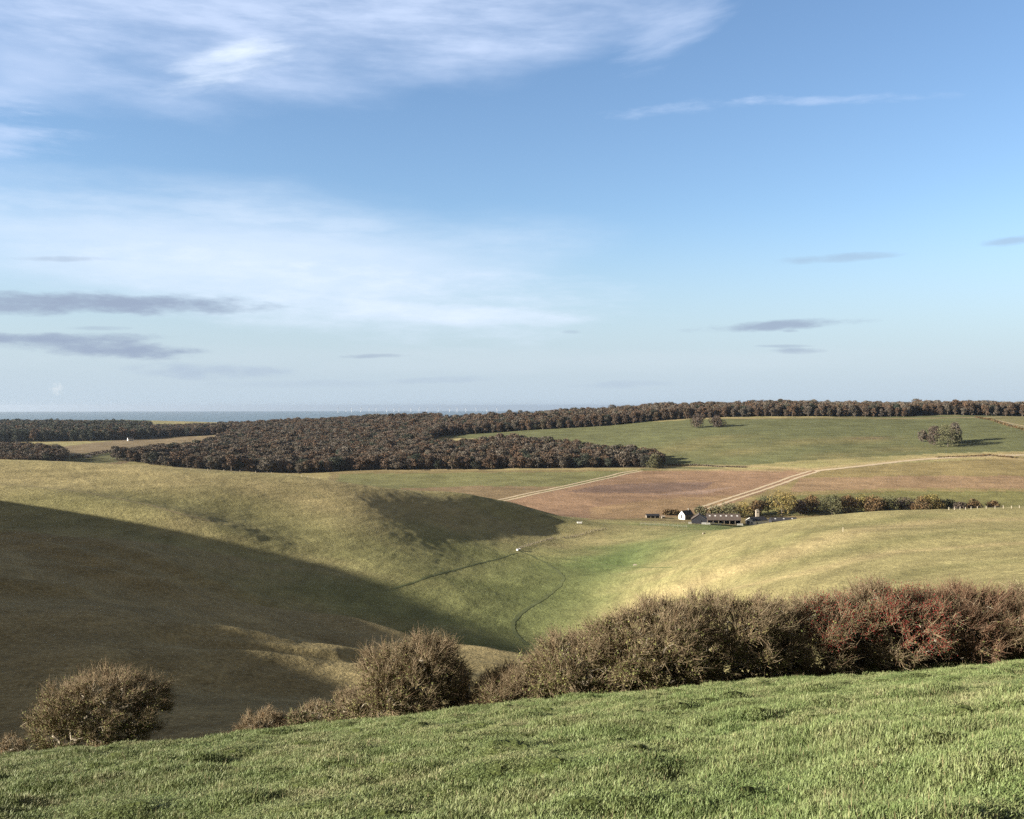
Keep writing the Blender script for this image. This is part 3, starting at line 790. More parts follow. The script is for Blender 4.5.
def make_hawthorn(label, x, y, Hh, wx, wy, seed, lean=0.0, base=.12, stems=1, n_att=420, n_twig=5200, n_leaf=15000, leafm=None, twigm=None, red=None, spread=.25,
                  name='hawthorn', cat='hawthorn bush', group=None, twig_len=.52, leaf=.0215, undercut=0.0):
    rng = np.random.default_rng(seed)
    z0 = float(ground(x, y))
    # envelope: a windswept dome, lumpy
    def env(d):      # distance to the crown surface along direction(s) d, from the crown centre
        q = 1 + .16 * np.sin(d[:, 0] * 5.1 + seed) * np.cos(d[:, 2] * 4.3 + seed * 1.7) + .10 * np.sin(d[:, 1] * 8.0 + d[:, 0] * 6 + seed)
        return q
    cz = Hh * (base + (1 - base) * .46); rz_up = Hh - cz; rz_dn = cz - Hh * base
    def place(d, q):
        P = d * (env(d) * q)[:, None]
        P = P * np.where(d[:, 2:3] > 0, np.array([[wx / 2, wy / 2, rz_up]]), np.array([[wx / 2, wy / 2, rz_dn]]))
        P[:, :2] *= np.where(d[:, 2] < 0, np.minimum(1.45, (1 - np.minimum(.98, -d[:, 2]) ** 2 * .8) ** -.5), 1.0)[:, None]      # skirts: a dome, not a ball
        hrel = np.clip((P[:, 2] + cz) / Hh, 0, 1)
        P[:, 0] += lean * (P[:, 2] / Hh)
        P[:, 2] += cz
        if undercut: P[:, 1] = P[:, 1] * (1 - undercut * (1 - smooth(.1, .5, hrel))) + undercut * .5 * wy * (1 - smooth(.05, .5, hrel)) * .5
        return P
    d = rng.normal(size=(n_att, 3)); d /= np.linalg.norm(d, axis=1)[:, None]
    lobes = rng.normal(size=(16, 3)); lobes /= np.linalg.norm(lobes, axis=1)[:, None]      # boughs gather the growth
    near_l = lobes[np.argmax(d @ lobes.T, axis=1)]; pull = rng.uniform(.0, .35, n_att)[:, None]
    d = d * (1 - pull) + near_l * pull; d /= np.linalg.norm(d, axis=1)[:, None]
    q = np.where(rng.uniform(size=n_att) < .70, rng.uniform(.78, .97, n_att), rng.uniform(.3, .8, n_att))
    Att = place(d, q)
    gz = ground(x + Att[:, 0], y + Att[:, 1]) - z0
    Att[:, 2] = np.maximum(Att[:, 2], gz + .22)
    sk = Skel(); rt_ = sk.add((0, 0, -.75), -1)
    for s in range(stems):
        a = rng.uniform(0, 6.28); rr = spread * rng.uniform(.2, 1) * (0 if stems == 1 else 1)
        bx, by = rr * wx * math.cos(a), rr * wy * math.sin(a) * .5
        bz = float(ground(x + bx, y + by)) - z0
        p = sk.add((bx, by, bz - .25), rt_)
        top = Hh * (base + .08)
        p = sk.add((bx + rng.normal(0, .05), by + rng.normal(0, .05), bz + top * .45), p)
        p = sk.add((bx * 1.1 + lean * .1 + rng.normal(0, .08), by + rng.normal(0, .08), bz + top), p)
    P = np.array(sk.p)
    order = np.argsort(np.linalg.norm(Att - np.array([0, 0, Hh * base]), axis=1))
    pts = list(P); par = list(sk.par); depth = [0] * len(pts)
    tips = []
    arr = np.zeros((len(pts) + n_att * 5, 3)); arr[:len(pts)] = P; cnt = len(pts)
    start_ok = np.zeros(len(arr), bool); start_ok[:cnt] = [k > 0 and (k % 3) != 1 for k in range(cnt)]
    for ai in order:
        T = Att[ai]
        dd = np.linalg.norm(arr[:cnt] - T, axis=1)
        dd[~start_ok[:cnt]] = 1e9
        k = int(np.argmin(dd)); S = arr[k]; L_ = dd[k]
        n = int(np.clip(L_ / .28, 1, 4)); prev = k
        bend = rng.normal(0, .12, 3) * L_
        for j in range(1, n + 1):
            t = j / n
            p = S + (T - S) * t + bend * math.sin(t * math.pi) + rng.normal(0, .03, 3)
            p[2] += .10 * L_ * math.sin(t * math.pi)
            arr[cnt] = p; par.append(prev); start_ok[cnt] = True; prev = cnt; cnt += 1
        tips.append(prev)
    arr = arr[:cnt]; par = np.array(par)
    load = np.zeros(cnt); load[tips] += 1
    for k in range(cnt - 1, -1, -1):
        if par[k] >= 0: load[par[k]] += load[k]
    rad = .0092 * np.maximum(load, .5) ** .54 * (Hh / 3.2) ** .3
    kk = np.where(par >= 0)[0]
    V, Fq = prisms(arr[par[kk]], arr[kk], np.minimum(rad[par[kk]], rad[kk] * 1.6), rad[kk])
    root = bpy.data.objects.new(name, None); COL.objects.link(root); root.location = (x, y, z0)
    tag(root, label, cat, group)
    link('branches', mesh_from('branches', V, Fq, 4), M_LIMB, root)
    # twigs: short kinked shoots off the outer branches, pointing out and up
    w = np.where(load <= 4, 1.0, 0.0); w[:stems * 3 + 1] = 0; w /= w.sum()
    bi = rng.choice(cnt, n_twig, p=w)
    A = arr[bi] + rng.normal(0, .05, (n_twig, 3))
    out = A - np.array([lean * .5, 0, cz * .85]); out /= np.linalg.norm(out, axis=1)[:, None] + 1e-6
    dirn = out * .85 + rng.normal(0, .50, (n_twig, 3)) + np.array([lean * .12 + .16, 0, .48]); dirn /= np.linalg.norm(dirn, axis=1)[:, None]
    ln = twig_len * (.3 + 1.1 * rng.uniform(0, 1, n_twig) ** 1.5)[:, None]
    B = A + dirn * ln * .55
    d2 = dirn + rng.normal(0, .42, (n_twig, 3)) + np.array([0, 0, .15]); d2 /= np.linalg.norm(d2, axis=1)[:, None]
    C_ = B + d2 * ln * .6
    gA = (ground(x + A[:, 0], y + A[:, 1]) - z0)
    ok = (A[:, 2] > gA + .1); A, B, C_, dirn, d2 = A[ok], B[ok], C_[ok], dirn[ok], d2[ok]
    nT = len(A)
    r1 = rng.uniform(.0055, .0115, nT); V1, F1 = prisms(A, B, r1, r1 * .8); V2, F2 = prisms(B, C_, r1 * .8, r1 * .25)
    # side shoots
    m = rng.integers(0, nT, int(nT * .6)); D0 = B[m]; dd = d2[m] + rng.normal(0, .8, (len(m), 3)); dd /= np.linalg.norm(dd, axis=1)[:, None]
    D1 = D0 + dd * rng.uniform(.08, .26, len(m))[:, None]
    V3, F3 = prisms(D0, D1, np.full(len(m), .0048), np.full(len(m), .0018))
    link('twigs', mesh_from('twigs', np.vstack([V1, V2, V3]), np.vstack([F1, F2 + len(V1), F3 + len(V1) + len(V2)]), 4), twigm or M_TWIG, root)
    if n_leaf:
        t = rng.uniform(0, 1, n_leaf); pick = rng.integers(0, nT, n_leaf)
        hf = np.clip((A[pick, 2] - Hh * base) / (Hh * (1 - base)), 0, 1)       # fewer leaves left at the exposed top
        keep = rng.uniform(size=n_leaf) > np.clip(.05 + hf * .95, 0, .94)
        pick, t = pick[keep], t[keep]
        LP = A[pick] + (C_[pick] - A[pick]) * t[:, None] + rng.normal(0, .035, (len(pick), 3))
        lv = leaf_quads(LP, leaf, rng, 1.2)
        link('leaves', mesh_from('leaves', lv, np.arange(len(lv)).reshape(-1, 4), 4), leafm or M_HLEAF, root)
    if red:
        (cx_, czr, rx_, rzr, nb_) = red
        q0 = (A[:, 0] - cx_) / rx_; q1 = (A[:, 2] - czr) / rzr
        cand = np.where((q0 ** 2 + q1 ** 2 < 1) & (A[:, 1] < wy * .25))[0]
        if len(cand):
            pk = rng.choice(cand, nb_); BP = A[pk] + (C_[pk] - A[pk]) * rng.uniform(0, 1, (nb_, 1)) + rng.normal(0, .03, (nb_, 3))
            # small octahedra
            o = np.array([[1,0,0],[-1,0,0],[0,1,0],[0,-1,0],[0,0,1],[0,0,-1]]) * .019
            bv = (BP[:, None, :] + o[None] * rng.uniform(.8, 1.3, (nb_, 1, 1))).reshape(-1, 3)
            tri = np.array([[0,2,4],[2,1,4],[1,3,4],[3,0,4],[2,0,5],[1,2,5],[3,1,5],[0,3,5]])
            bf = (np.arange(nb_)[:, None, None] * 6 + tri[None]).reshape(-1, 3)
            link('berries', mesh_from('berries', bv, bf, 3), M_HAW, root)
    return root
M_LIMB = simple_mat('lichened_bark', (.30, .27, .21), (.17, .15, .115), 9.0)
def twig_mat(name, cols):
    m, nt, b = mat(name)
    geo = nt.nodes.new('ShaderNodeNewGeometry'); cr = nt.nodes.new('ShaderNodeValToRGB'); e = cr.color_ramp.elements
    while len(e) < len(cols): e.new(.5)
    for k, c in enumerate(cols): e[k].position = k / (len(cols) - 1); e[k].color = tuple(c) + (1,)
    nt.links.new(geo.outputs['Random Per Island'], cr.inputs[0]); nt.links.new(cr.outputs[0], b.inputs['Base Color'])
    b.inputs['Roughness'].default_value = .75
    return m
M_TWIG = twig_mat('hawthorn_twigs', [(.125, .094, .054), (.200, .160, .098), (.155, .124, .074), (.34, .285, .195), (.165, .108, .068), (.25, .205, .130)])
M_TWIGR = twig_mat('reddish_twigs', [(.165, .090, .058), (.21, .130, .085), (.15, .10, .065), (.27, .21, .145)])
M_HLEAF = twig_mat('hawthorn_leaves', [(.095, .115, .036), (.145, .155, .052), (.125, .105, .042), (.080, .105, .034), (.180, .168, .066)])
M_GLEAF = twig_mat('green_leaves', [(.055, .078, .028), (.085, .100, .036), (.110, .110, .048), (.060, .070, .030)])
M_RLEAF = twig_mat('russet_leaves', [(.150, .098, .045), (.125, .080, .040), (.110, .092, .044)])
M_HAW = simple_mat('red_haws', (.22, .036, .030), (.15, .024, .022), 30, rough=.35)
def hawthorn_px(label, px, base_py, top_py, wpx, d, depth, seed, **kw):
    if kw.get('group'): wpx *= 1.16
    big = wpx * d / F > 2.2
    wpx -= (.50 if big else .10) * F / d
    x, y = at(px, d); z = float(ground(x, y)); top = -(top_py - EY) / F * d
    return make_hawthorn(label, x, y, max(.45, top - z - (.40 if big else .02)), wpx * d / F, depth, seed, **kw)
hawthorn_px('lone rounded hawthorn on one short pale trunk at the left', 101, 748, 669, 136, 44.0, 4.6, 1, base=.11, n_att=850, n_twig=11500, n_leaf=42000, lean=.1)
hawthorn_px('tiny russet bush at the left edge beside the lone hawthorn', 12, 757, 736, 30, 45.6, 1.2, 2, base=.02, stems=3, n_att=70, n_twig=700, n_leaf=1500, leafm=M_RLEAF, twig_len=.2, name='bush', cat='bush')
hawthorn_px('small russet rounded bush at the left end of the low scrub', 263, 732, 704, 62, 40.6, 1.8, 3, base=.02, stems=4, n_att=170, n_twig=2600, n_leaf=3200, leafm=M_RLEAF, twig_len=.26, name='bush', cat='bush')
hawthorn_px('low green leafy bush between the russet bush and the tall leaning hawthorn', 314, 727, 696, 62, 39.4, 1.8, 4, base=.02, stems=4, n_att=190, n_twig=1900, n_leaf=8000, leafm=M_GLEAF, twig_len=.24, name='bush', cat='bush')
hawthorn_px('low dark twiggy bush at the foot of the tall leaning hawthorn', 354, 724, 691, 56, 38.6, 1.8, 5, base=.04, stems=4, n_att=170, n_twig=2200, n_leaf=4500, twig_len=.26, name='bush', cat='bush')
hawthorn_px('tall hawthorn leaning right standing alone before the hedge', 411, 716, 634, 112, 37.2, 3.4, 6, base=.03, stems=5, n_att=760, n_twig=12000, n_leaf=24000, lean=.75, spread=.2)
hawthorn_px('low bramble with russet leaves in the gap before the hedge', 468, 708, 676, 44, 36.8, 1.5, 7, base=.03, stems=4, n_att=130, n_twig=1500, n_leaf=4200, leafm=M_RLEAF, twig_len=.24, name='bramble', cat='bramble')
GH = 'hawthorns that make up the big hedge'
hawthorn_px('low dark hawthorn at the left end of the big hedge', 512, 703, 666, 62, 36.6, 3.2, 11, base=.02, stems=5, n_att=420, n_twig=6500, n_leaf=11000, lean=.25, group=GH)
hawthorn_px('hawthorn with pale bare lower stems, second in the big hedge', 582, 696, 626, 108, 36.0, 4.0, 12, base=.04, undercut=.2, stems=7, n_att=620, n_twig=9500, n_leaf=34000, lean=.3, group=GH)
hawthorn_px('dense olive tinted hawthorn just left of the dark hollow under the hedge', 655, 690, 597, 126, 35.6, 4.6, 13, base=.02, undercut=.15, stems=7, n_att=900, n_twig=12500, n_leaf=42000, lean=.2, group=GH)
hawthorn_px('hawthorn over the left part of the dark hollow, pale crooked branches showing', 735, 686, 589, 132, 36.6, 5.0, 14, base=.02, undercut=.30, stems=7, n_att=900, n_twig=12500, n_leaf=34000, group=GH)
hawthorn_px('hawthorn with a few red haws over the dark hollow mid hedge', 812, 683, 592, 126, 37.4, 5.0, 15, base=.02, undercut=.38, stems=7, n_att=900, n_twig=12500, n_leaf=20000, red=(.9, 2.3, 1.6, .75, 5200), group=GH)
hawthorn_px('tall hawthorn bright with red haws above long pale low branches', 893, 679, 580, 132, 37.4, 5.0, 16, base=.02, undercut=.38, stems=7, n_att=900, n_twig=12500, n_leaf=9000, red=(.1, 2.1, 1.5, .85, 9500), group=GH)
hawthorn_px('bare brown hawthorn right of the red one', 966, 674, 583, 120, 37.6, 5.0, 17, base=.02, undercut=.38, stems=7, n_att=900, n_twig=12500, n_leaf=6000, twigm=M_TWIGR, group=GH)
hawthorn_px('bare hawthorn cut by the right edge of the picture', 1042, 668, 588, 116, 37.4, 5.0, 18, base=.02, undercut=.38, stems=7, n_att=850, n_twig=13000, n_leaf=6000, group=GH)
hawthorn_px('bare hawthorn at the far right end of the big hedge', 1125, 662, 580, 120, 37.4, 5.0, 19, base=.02, undercut=.38, stems=7, n_att=500, n_twig=7000, n_leaf=6000, group=GH)
# ------------------------------------------------------------------ pasture grass in front, rough grass on the brow
def blade_mat(name, cols, lo, hi):
    m, nt, b = mat(name)
    geo = nt.nodes.new('ShaderNodeNewGeometry'); oi = nt.nodes.new('ShaderNodeObjectInfo')
    n_ = noise(nt, geo.outputs['Position'], .9, 3, .6); n2_ = noise(nt, geo.outputs['Position'], .16, 2)
    v = math2(nt, 'ADD', math2(nt, 'MULTIPLY', geo.outputs['Random Per Island'], .40), math2(nt, 'ADD', maprange(nt, n_, .3, .7, -.08, .50), maprange(nt, n2_, .3, .7, -.06, .2)))
    cr = nt.nodes.new('ShaderNodeValToRGB'); e = cr.color_ramp.elements
    while len(e) < len(cols): e.new(.5)
    for k, c in enumerate(cols): e[k].position = k / (len(cols) - 1); e[k].color = tuple(c) + (1,)
    nt.links.new(v, cr.inputs[0]); nt.links.new(cr.outputs[0], b.inputs['Base Color'])
    b.inputs['Roughness'].default_value = .55; b.inputs['Specular IOR Level'].default_value = .25
    return m
M_BLADE = blade_mat('grass_blades', [(.095, .142, .046), (.132, .180, .064), (.162, .200, .080), (.200, .216, .100), (.29, .265, .155)], 0, 1)
M_DRYBL = blade_mat('straw_blades', [(.22, .20, .10), (.30, .25, .14), (.36, .31, .19)], 0, 1)
def clump_mesh(seed, n, rad, hmin, hmax, w, n_straw=0):
    rng = np.random.default_rng(seed); V = []; Fq = []; mi = []
    for k in range(n + n_straw):
        straw = k >= n
        a = rng.uniform(0, 6.28); r_ = rad * rng.uniform() ** .6
        x, y = r_ * math.cos(a), r_ * math.sin(a)
        h = rng.uniform(hmin, hmax) * (1.6 if straw else 1); ww = w * rng.uniform(.7, 1.2) * (.55 if straw else 1)
        la = rng.uniform(0, 6.28); le = h * rng.uniform(.2, .9) * (.35 if straw else 1)
        fx, fy = -math.sin(la), math.cos(la); fa = rng.uniform(-.8, .8)
        sx_, sy_ = math.cos(la + 1.57 + fa), math.sin(la + 1.57 + fa)
        o = len(V)
        for t, wk in ((0, 1), (.55, .8), (1, .08)):
            cx_ = x + math.cos(la) * le * t * t; cy_ = y + math.sin(la) * le * t * t; cz_ = h * (t - .18 * t * t * (le / h)) - .03 * (1 - t)
            V += [(cx_ - sx_ * ww * wk / 2, cy_ - sy_ * ww * wk / 2, cz_), (cx_ + sx_ * ww * wk / 2, cy_ + sy_ * ww * wk / 2, cz_)]
        Fq += [(o, o + 1, o + 3, o + 2), (o + 2, o + 3, o + 5, o + 4)]; mi += [1 if straw else 0] * 2
    me = mesh_from('grass_clump', V, np.array(Fq), 4)
    me.materials.append(M_BLADE); me.materials.append(M_DRYBL); me.polygons.foreach_set('material_index', np.array(mi, np.int32))
    return me
grass_set = lib_set('grass_patterns', [clump_mesh(900 + k, 84, .19, .018, .055, .0058, 2 if k < 2 else 0) for k in range(5)])
rough_set = lib_set('rough_patterns', [clump_mesh(950 + k, 40, .16, .14, .34, .011, 5) for k in range(4)])
rg_ = np.random.default_rng(5)
# edge of the pasture: distance of the brow by column
EDGE_PX = [-300, 0, 100, 200, 300, 400, 512, 590, 700, 900, 1024, 1400]; EDGE_D = [50, 46, 44, 41, 39, 37, 36, 35.5, 35.5, 35.5, 35.5, 36]
def edge_d(x, y): return np.interp(CX + F * x / y, EDGE_PX, EDGE_D)
def pasture_points(n, r0, r1):
    az = rg_.uniform(R(-39), R(39), n); r = r0 + (r1 - r0) * rg_.uniform(0, 1, n)     # even in range, thinner in area with distance
    return r * np.sin(az), r * np.cos(az)
x, y = pasture_points(190000, 2.5, 52)
hd = edge_d(x, y)
m = (y < hd + 4) & (y > 1.5); x, y = x[m], y[m]; n = len(x)
tus = fbm(x / 1.3, y / .85, 3, 41) + .6 * fbm(x / 5, y / 3, 2, 43)
sz = rg_.uniform(.8, 1.25, n) * (1 + np.hypot(x, y) / 90)
hz = .72 * rg_.uniform(.75, 1.3, n) * (1.0 + 1.3 * np.clip(tus, -.5, .9))
rare = rg_.uniform(size=n) < .012; hz[rare] *= 1.9
scatter('grass', np.stack([x, y, ground(x, y) - .01], -1), rg_.uniform(0, 6.28, n), np.stack([sz * 1.15, sz * 1.15, hz], -1), grass_set, 'short green pasture grass covering the slope in front', 'grass')
# rough grass and weeds along the brow, under the hedge
P = resample([at(px, d + 0.4) for px, d in zip(EDGE_PX, EDGE_D)], .5)
P = np.array(P); k = rg_.integers(0, len(P), 5200)
x = P[k, 0] + rg_.normal(0, .3, len(k)); y = P[k, 1] + rg_.normal(.5, .55, len(k)); s = rg_.uniform(.5, 1.25, len(k)) * (.75 + .5 * vnoise(x / 1.7, y / 1.7, 6))
scatter('rough_grass', np.stack([x, y, ground(x, y) - .01], -1), rg_.uniform(0, 6.28, len(k)), np.stack([s, s, s], -1), rough_set, 'rough dry grass and weeds along the brow below the hedge', 'rough grass')

# paler, taller tufts left by the grazing
x, y = pasture_points(9000, 5, 50); m = (y < edge_d(x, y) + 1) & (y > 3); x, y = x[m], y[m]
m = fbm(x / 4, y / 2.5, 3, 66) > -.02; x, y = x[m], y[m]; s = rg_.uniform(.22, .55, len(x))
scatter('dry_grass_tufts', np.stack([x, y, ground(x, y) - .01], -1), rg_.uniform(0, 6.28, len(x)), np.stack([s, s, s * .8], -1), rough_set, 'pale dry tufts standing through the short pasture grass', 'grass')
# ------------------------------------------------------------------ the farm, fences, troughs and the wind farm at sea
def flat_mat(name, col, rough=.8, var=.15, scale=2.0):
    c2 = tuple(v * (1 - var) for v in col)
    return simple_mat(name, col, c2, scale, rough)
M_LIME = flat_mat('limewash', (.80, .78, .74), .85, .08)
M_SLATE = flat_mat('dark_slate', (.050, .050, .058), .6, .3)
M_BROWNROOF = flat_mat('weathered_sheet_roof', (.105, .085, .075), .7, .3, .6)
M_TARBOARD = flat_mat('tarred_boards', (.030, .032, .040), .8, .3)
M_FLINT = flat_mat('flint_wall', (.24, .215, .18), .9, .3)
M_DARKGL = flat_mat('window_glass', (.03, .035, .045), .15, .1)
M_WOODG = flat_mat('grey_wood', (.25, .22, .18), .9, .25)
M_WHITE = flat_mat('white_paint', (.80, .80, .78), .6, .06)
M_GALV = flat_mat('galvanised_sheet', (.55, .56, .56), .4, .1)
M_CONC = flat_mat('pale_render', (.34, .30, .25), .9, .1)
M_WIRE = flat_mat('wire', (.30, .30, .30), .5, .1)
def place_px(px, py, dmin, dmax):
    p = cast(px, py, dmin, dmax); return p
def building(name, label, cat, loc, rotz, L_, Wd, hw, hr, wallm, roofm, over=.35, openings=(), gable=None, roof_open=None, chimney=None, posts=0, group=None, skylights=0):
    """ridge along local x; walls with a closed gable at both ends; openings: (face, u, z0, w, h, kind)"""
    root = bpy.data.objects.new(name, None); COL.objects.link(root); root.location = loc; root.rotation_euler = (0, 0, rotz)
    tag(root, label, cat, group)
    w = MB(); x0, x1, y0, y1 = -L_ / 2, L_ / 2, -Wd / 2, Wd / 2; b0 = -2.0
    v = [(x0,y0,b0),(x1,y0,b0),(x1,y1,b0),(x0,y1,b0),(x0,y0,hw),(x1,y0,hw),(x1,y1,hw),(x0,y1,hw),(x0,0,hr-.05),(x1,0,hr-.05)]
    f = [(4,8,7,3,0),(1,2,6,9,5),(2,3,7,6)]
    if roof_open != 'front': f.append((0,1,5,4))
    w.add(v, f); w.build('wall', wallm, root)
    if gable is not None:                                   # a differently coloured end wall, 4 cm proud
        gq = MB(); xg = x0 - .04
        gq.add([(xg,y1+.02,b0),(xg,y0-.02,b0),(xg,y0-.02,hw),(xg,0,hr-.02),(xg,y1+.02,hw),(x0+.2,y1+.02,b0),(x0+.2,y0-.02,b0),(x0+.2,y0-.02,hw),(x0+.2,0,hr-.02),(x0+.2,y1+.02,hw)],
               [(0,1,2,3,4),(9,8,7,6,5),(1,6,7,2),(0,4,9,5)])
        gq.build('gable_wall', gable, root)
    r = MB(); t = .16; k = (hr - hw) / (Wd / 2); ye = Wd / 2 + over; ze = hr - k * ye; xe0, xe1 = x0 - over, x1 + over
    for s in (-1, 1):
        a = [(xe0, 0, hr + .02), (xe1, 0, hr + .02), (xe1, s * ye, ze + .02), (xe0, s * ye, ze + .02)]
        b_ = [(p[0], p[1], p[2] + t) for p in a]
        q = [(0,1,2,3),(7,6,5,4),(0,4,5,1),(1,5,6,2),(2,6,7,3),(3,7,4,0)]
        r.add(a + b_, q if s < 0 else [tuple(reversed(z)) for z in q])
    ro = r.build('roof', roofm, root)
    if skylights:
        sk_ = MB()
        for i in range(skylights):
            xx = x0 + L_ * (i + .5) / skylights
            sk_ = MB()
            for yy in (-Wd * .18,):
                zz = hr + t + .04 + k * yy
                sk_.add([(xx-.5,yy-.5,zz-k*.5),(xx+.5,yy-.5,zz-k*.5),(xx+.5,yy+.5,zz+k*.5),(xx-.5,yy+.5,zz+k*.5)], [(0,1,2,3)])
            sk_.build('skylight', M_GALV, ro)
    if chimney:
        cx_ = chimney; c = MB(); c.box(cx_-.4, cx_+.4, -.35, .35, hr - .6, hr + 1.2); c.box(cx_-.47, cx_+.47, -.42, .42, hr + 1.2, hr + 1.35); c.build('chimney', M_FLINT, ro)
    for (face, u, z0_, ww, hh, kind) in openings:
        m_ = MB(); mt_ = M_DARKGL if kind == 'window' else M_TARBOARD
        fr = MB()
        if face == 'front':
            m_.box(u - ww/2, u + ww/2, y0 - .10, y0 - .05, z0_, z0_ + hh)
            fr.box(u - ww/2 - .1, u + ww/2 + .1, y0 - .16, y0 - .02, z0_ - .12, z0_ - .003)
        else:
            m_.box(x0 - .13, x0 - .06, u - ww/2, u + ww/2, z0_, z0_ + hh)
            fr.box(x0 - .19, x0 - .045, u - ww/2 - .1, u + ww/2 + .1, z0_ - .12, z0_ - .003)
        o = m_.build('window' if kind == 'window' else 'door', mt_, root)
        if kind == 'window': fr.build('sill', M_FLINT, o)
    for i in range(posts):
        p_ = MB(); xx = x0 + L_ * i / max(1, posts - 1); p_.box(xx - .12, xx + .12, y0 - .05, y0 + .2, b0, hw); p_.build('post', M_WOODG, root)
    return root
def gnd(px, d): 
    x, y = at(px, d); return (x, y, float(ground(x, y)))
def at_row(px, py, d):
    x, y = at(px, d); return (x, y, -(py - EY) / F * d)
# base rows in the photo set how far off each building stands on the farm's level ground
def site(px, base_py, guess=660):
    p = cast(px, base_py, 560, 720)
    return (p.x, p.y, p.z) if 560 < p.y < 719 else gnd(px, guess)
h = site(686, 519.3)
building('farmhouse', 'small white gabled farmhouse with dark slate roof at the left of the farm', 'house', h, R(40), 8.5, 5.2, 3.2, 5.9, M_FLINT, M_SLATE, .25,
         [('gable', 0, 1.0, 1.2, 2.3, 'window'), ('front', -2, 1.0, .9, 1.1, 'window'), ('front', 2, 1.0, .9, 1.1, 'window'), ('front', 0, 0.05, 1.0, 2.0, 'door')], gable=M_LIME, chimney=2.6)
b1 = site(699, 523.5)
building('barn', 'black tarred barn with its gable towards the viewer beside the farmhouse', 'barn', b1, R(78), 10, 9.0, 3.0, 6.0, M_TARBOARD, M_BROWNROOF, .3, [('gable', 0, 0.05, 3.2, 2.8, 'door')])
b2 = site(723, 523.2)
building('barn', 'long low brown roofed barn, open fronted, in the middle of the farm', 'barn', b2, R(-4), 21, 11, 2.7, 6.0, M_TARBOARD, M_BROWNROOF, .4, [], roof_open='front', posts=7, skylights=6)
b3 = site(752, 525.0)
building('barn', 'white gabled shed with dark roof at the front right of the farm', 'barn', (b3[0] + 4, b3[1] + 4, b3[2]), R(28), 12, 8.0, 2.8, 4.8, M_LIME, M_SLATE, .3,
         [('gable', 1.2, 0.05, 2.4, 2.3, 'door'), ('gable', -2.2, 1.1, 1.1, .9, 'window'), ('front', -3, 1.0, 1.0, .8, 'window')], gable=M_LIME)
b4 = gnd(783, 668)
building('barn', 'long dark low barn roof showing over the crest right of the white shed', 'barn', b4, R(3), 17, 8, 2.6, 4.6, M_TARBOARD, M_SLATE, .35, [('front', 2, .05, 2.2, 2.2, 'door')], skylights=3)
b5 = site(652.5, 517.8)
building('shed', 'low dark open fronted shed at the left end of the farm', 'shed', b5, R(2), 8.5, 4.0, 1.6, 2.5, M_WOODG, M_TARBOARD, .25, [], roof_open='front', posts=4)
b6 = site(663, 518.3, 655)
building('shed', 'tiny pale hut in the grass between the low shed and the brown bush', 'shed', b6, R(10), 2.6, 1.8, 1.1, 1.6, M_CONC, M_CONC, .1, [('front', 0, .1, .7, .8, 'door')])
# pale tower behind the barns
tx = gnd(757.3, 684); top = -(509.5 - EY) / F * 684; hh = top - tx[2]
tw = bpy.data.objects.new('feed_silo', None); COL.objects.link(tw); tw.location = tx
tag(tw, 'pale square tower standing behind the barn roofs', 'tower')
t = MB(); t.box(-1.05, 1.05, -1.05, 1.05, -1, hh - .5); t.build('body', M_CONC, tw)
t = MB(); t.add([(-1.25,-1.25,hh-.5),(1.25,-1.25,hh-.5),(1.25,1.25,hh-.5),(-1.25,1.25,hh-.5),(0,0,hh+.3)], [(0,1,4),(1,2,4),(2,3,4),(3,0,4),(3,2,1,0)]); t.build('roof', M_FLINT, tw)
t = MB(); t.box(-.35, .35, -1.12, -1.06, hh - 2.2, hh - 1.3); t.build('window', M_DARKGL, tw)
# hurdles and troughs in the yard
def hurdle(label, px, py, Lh, rot, cat='hurdle'):
    p = site(px, py)
    root = bpy.data.objects.new('hurdle', None); COL.objects.link(root); root.location = p; root.rotation_euler = (0, 0, rot); tag(root, label, cat, 'white sheep hurdles along the yard front')
    for k in (-1, 1):
        m_ = MB(); m_.box(k * Lh / 2 - .06, k * Lh / 2 + .06, -.06, .06, -.4, 1.25); m_.build('post', M_WHITE, root)
    m_ = MB()
    for z in (.25, .55, .85, 1.1): m_.box(-Lh / 2 + .06, Lh / 2 - .06, -.03, .03, z, z + .16)
    m_.build('rails', M_WHITE, root)
for k, (px, py, ln, lb) in enumerate([(704, 524.6, 2.6, 'white hurdle in front of the black gabled barn'), (708.5, 524.8, 1.8, 'short white hurdle between the black barn and the long barn'), (713, 524.3, 2.2, 'white hurdle at the left end of the long barn'),
                                      (719.5, 525.0, 2.4, 'white hurdle before the middle of the long barn'), (740, 525.6, 3.6, 'long white hurdle against the left side of the white shed'), (690, 524, 1.5, 'small pale hurdle below the farmhouse corner')]):
    hurdle(lb, px, py, ln, R(3 * (k % 3)))
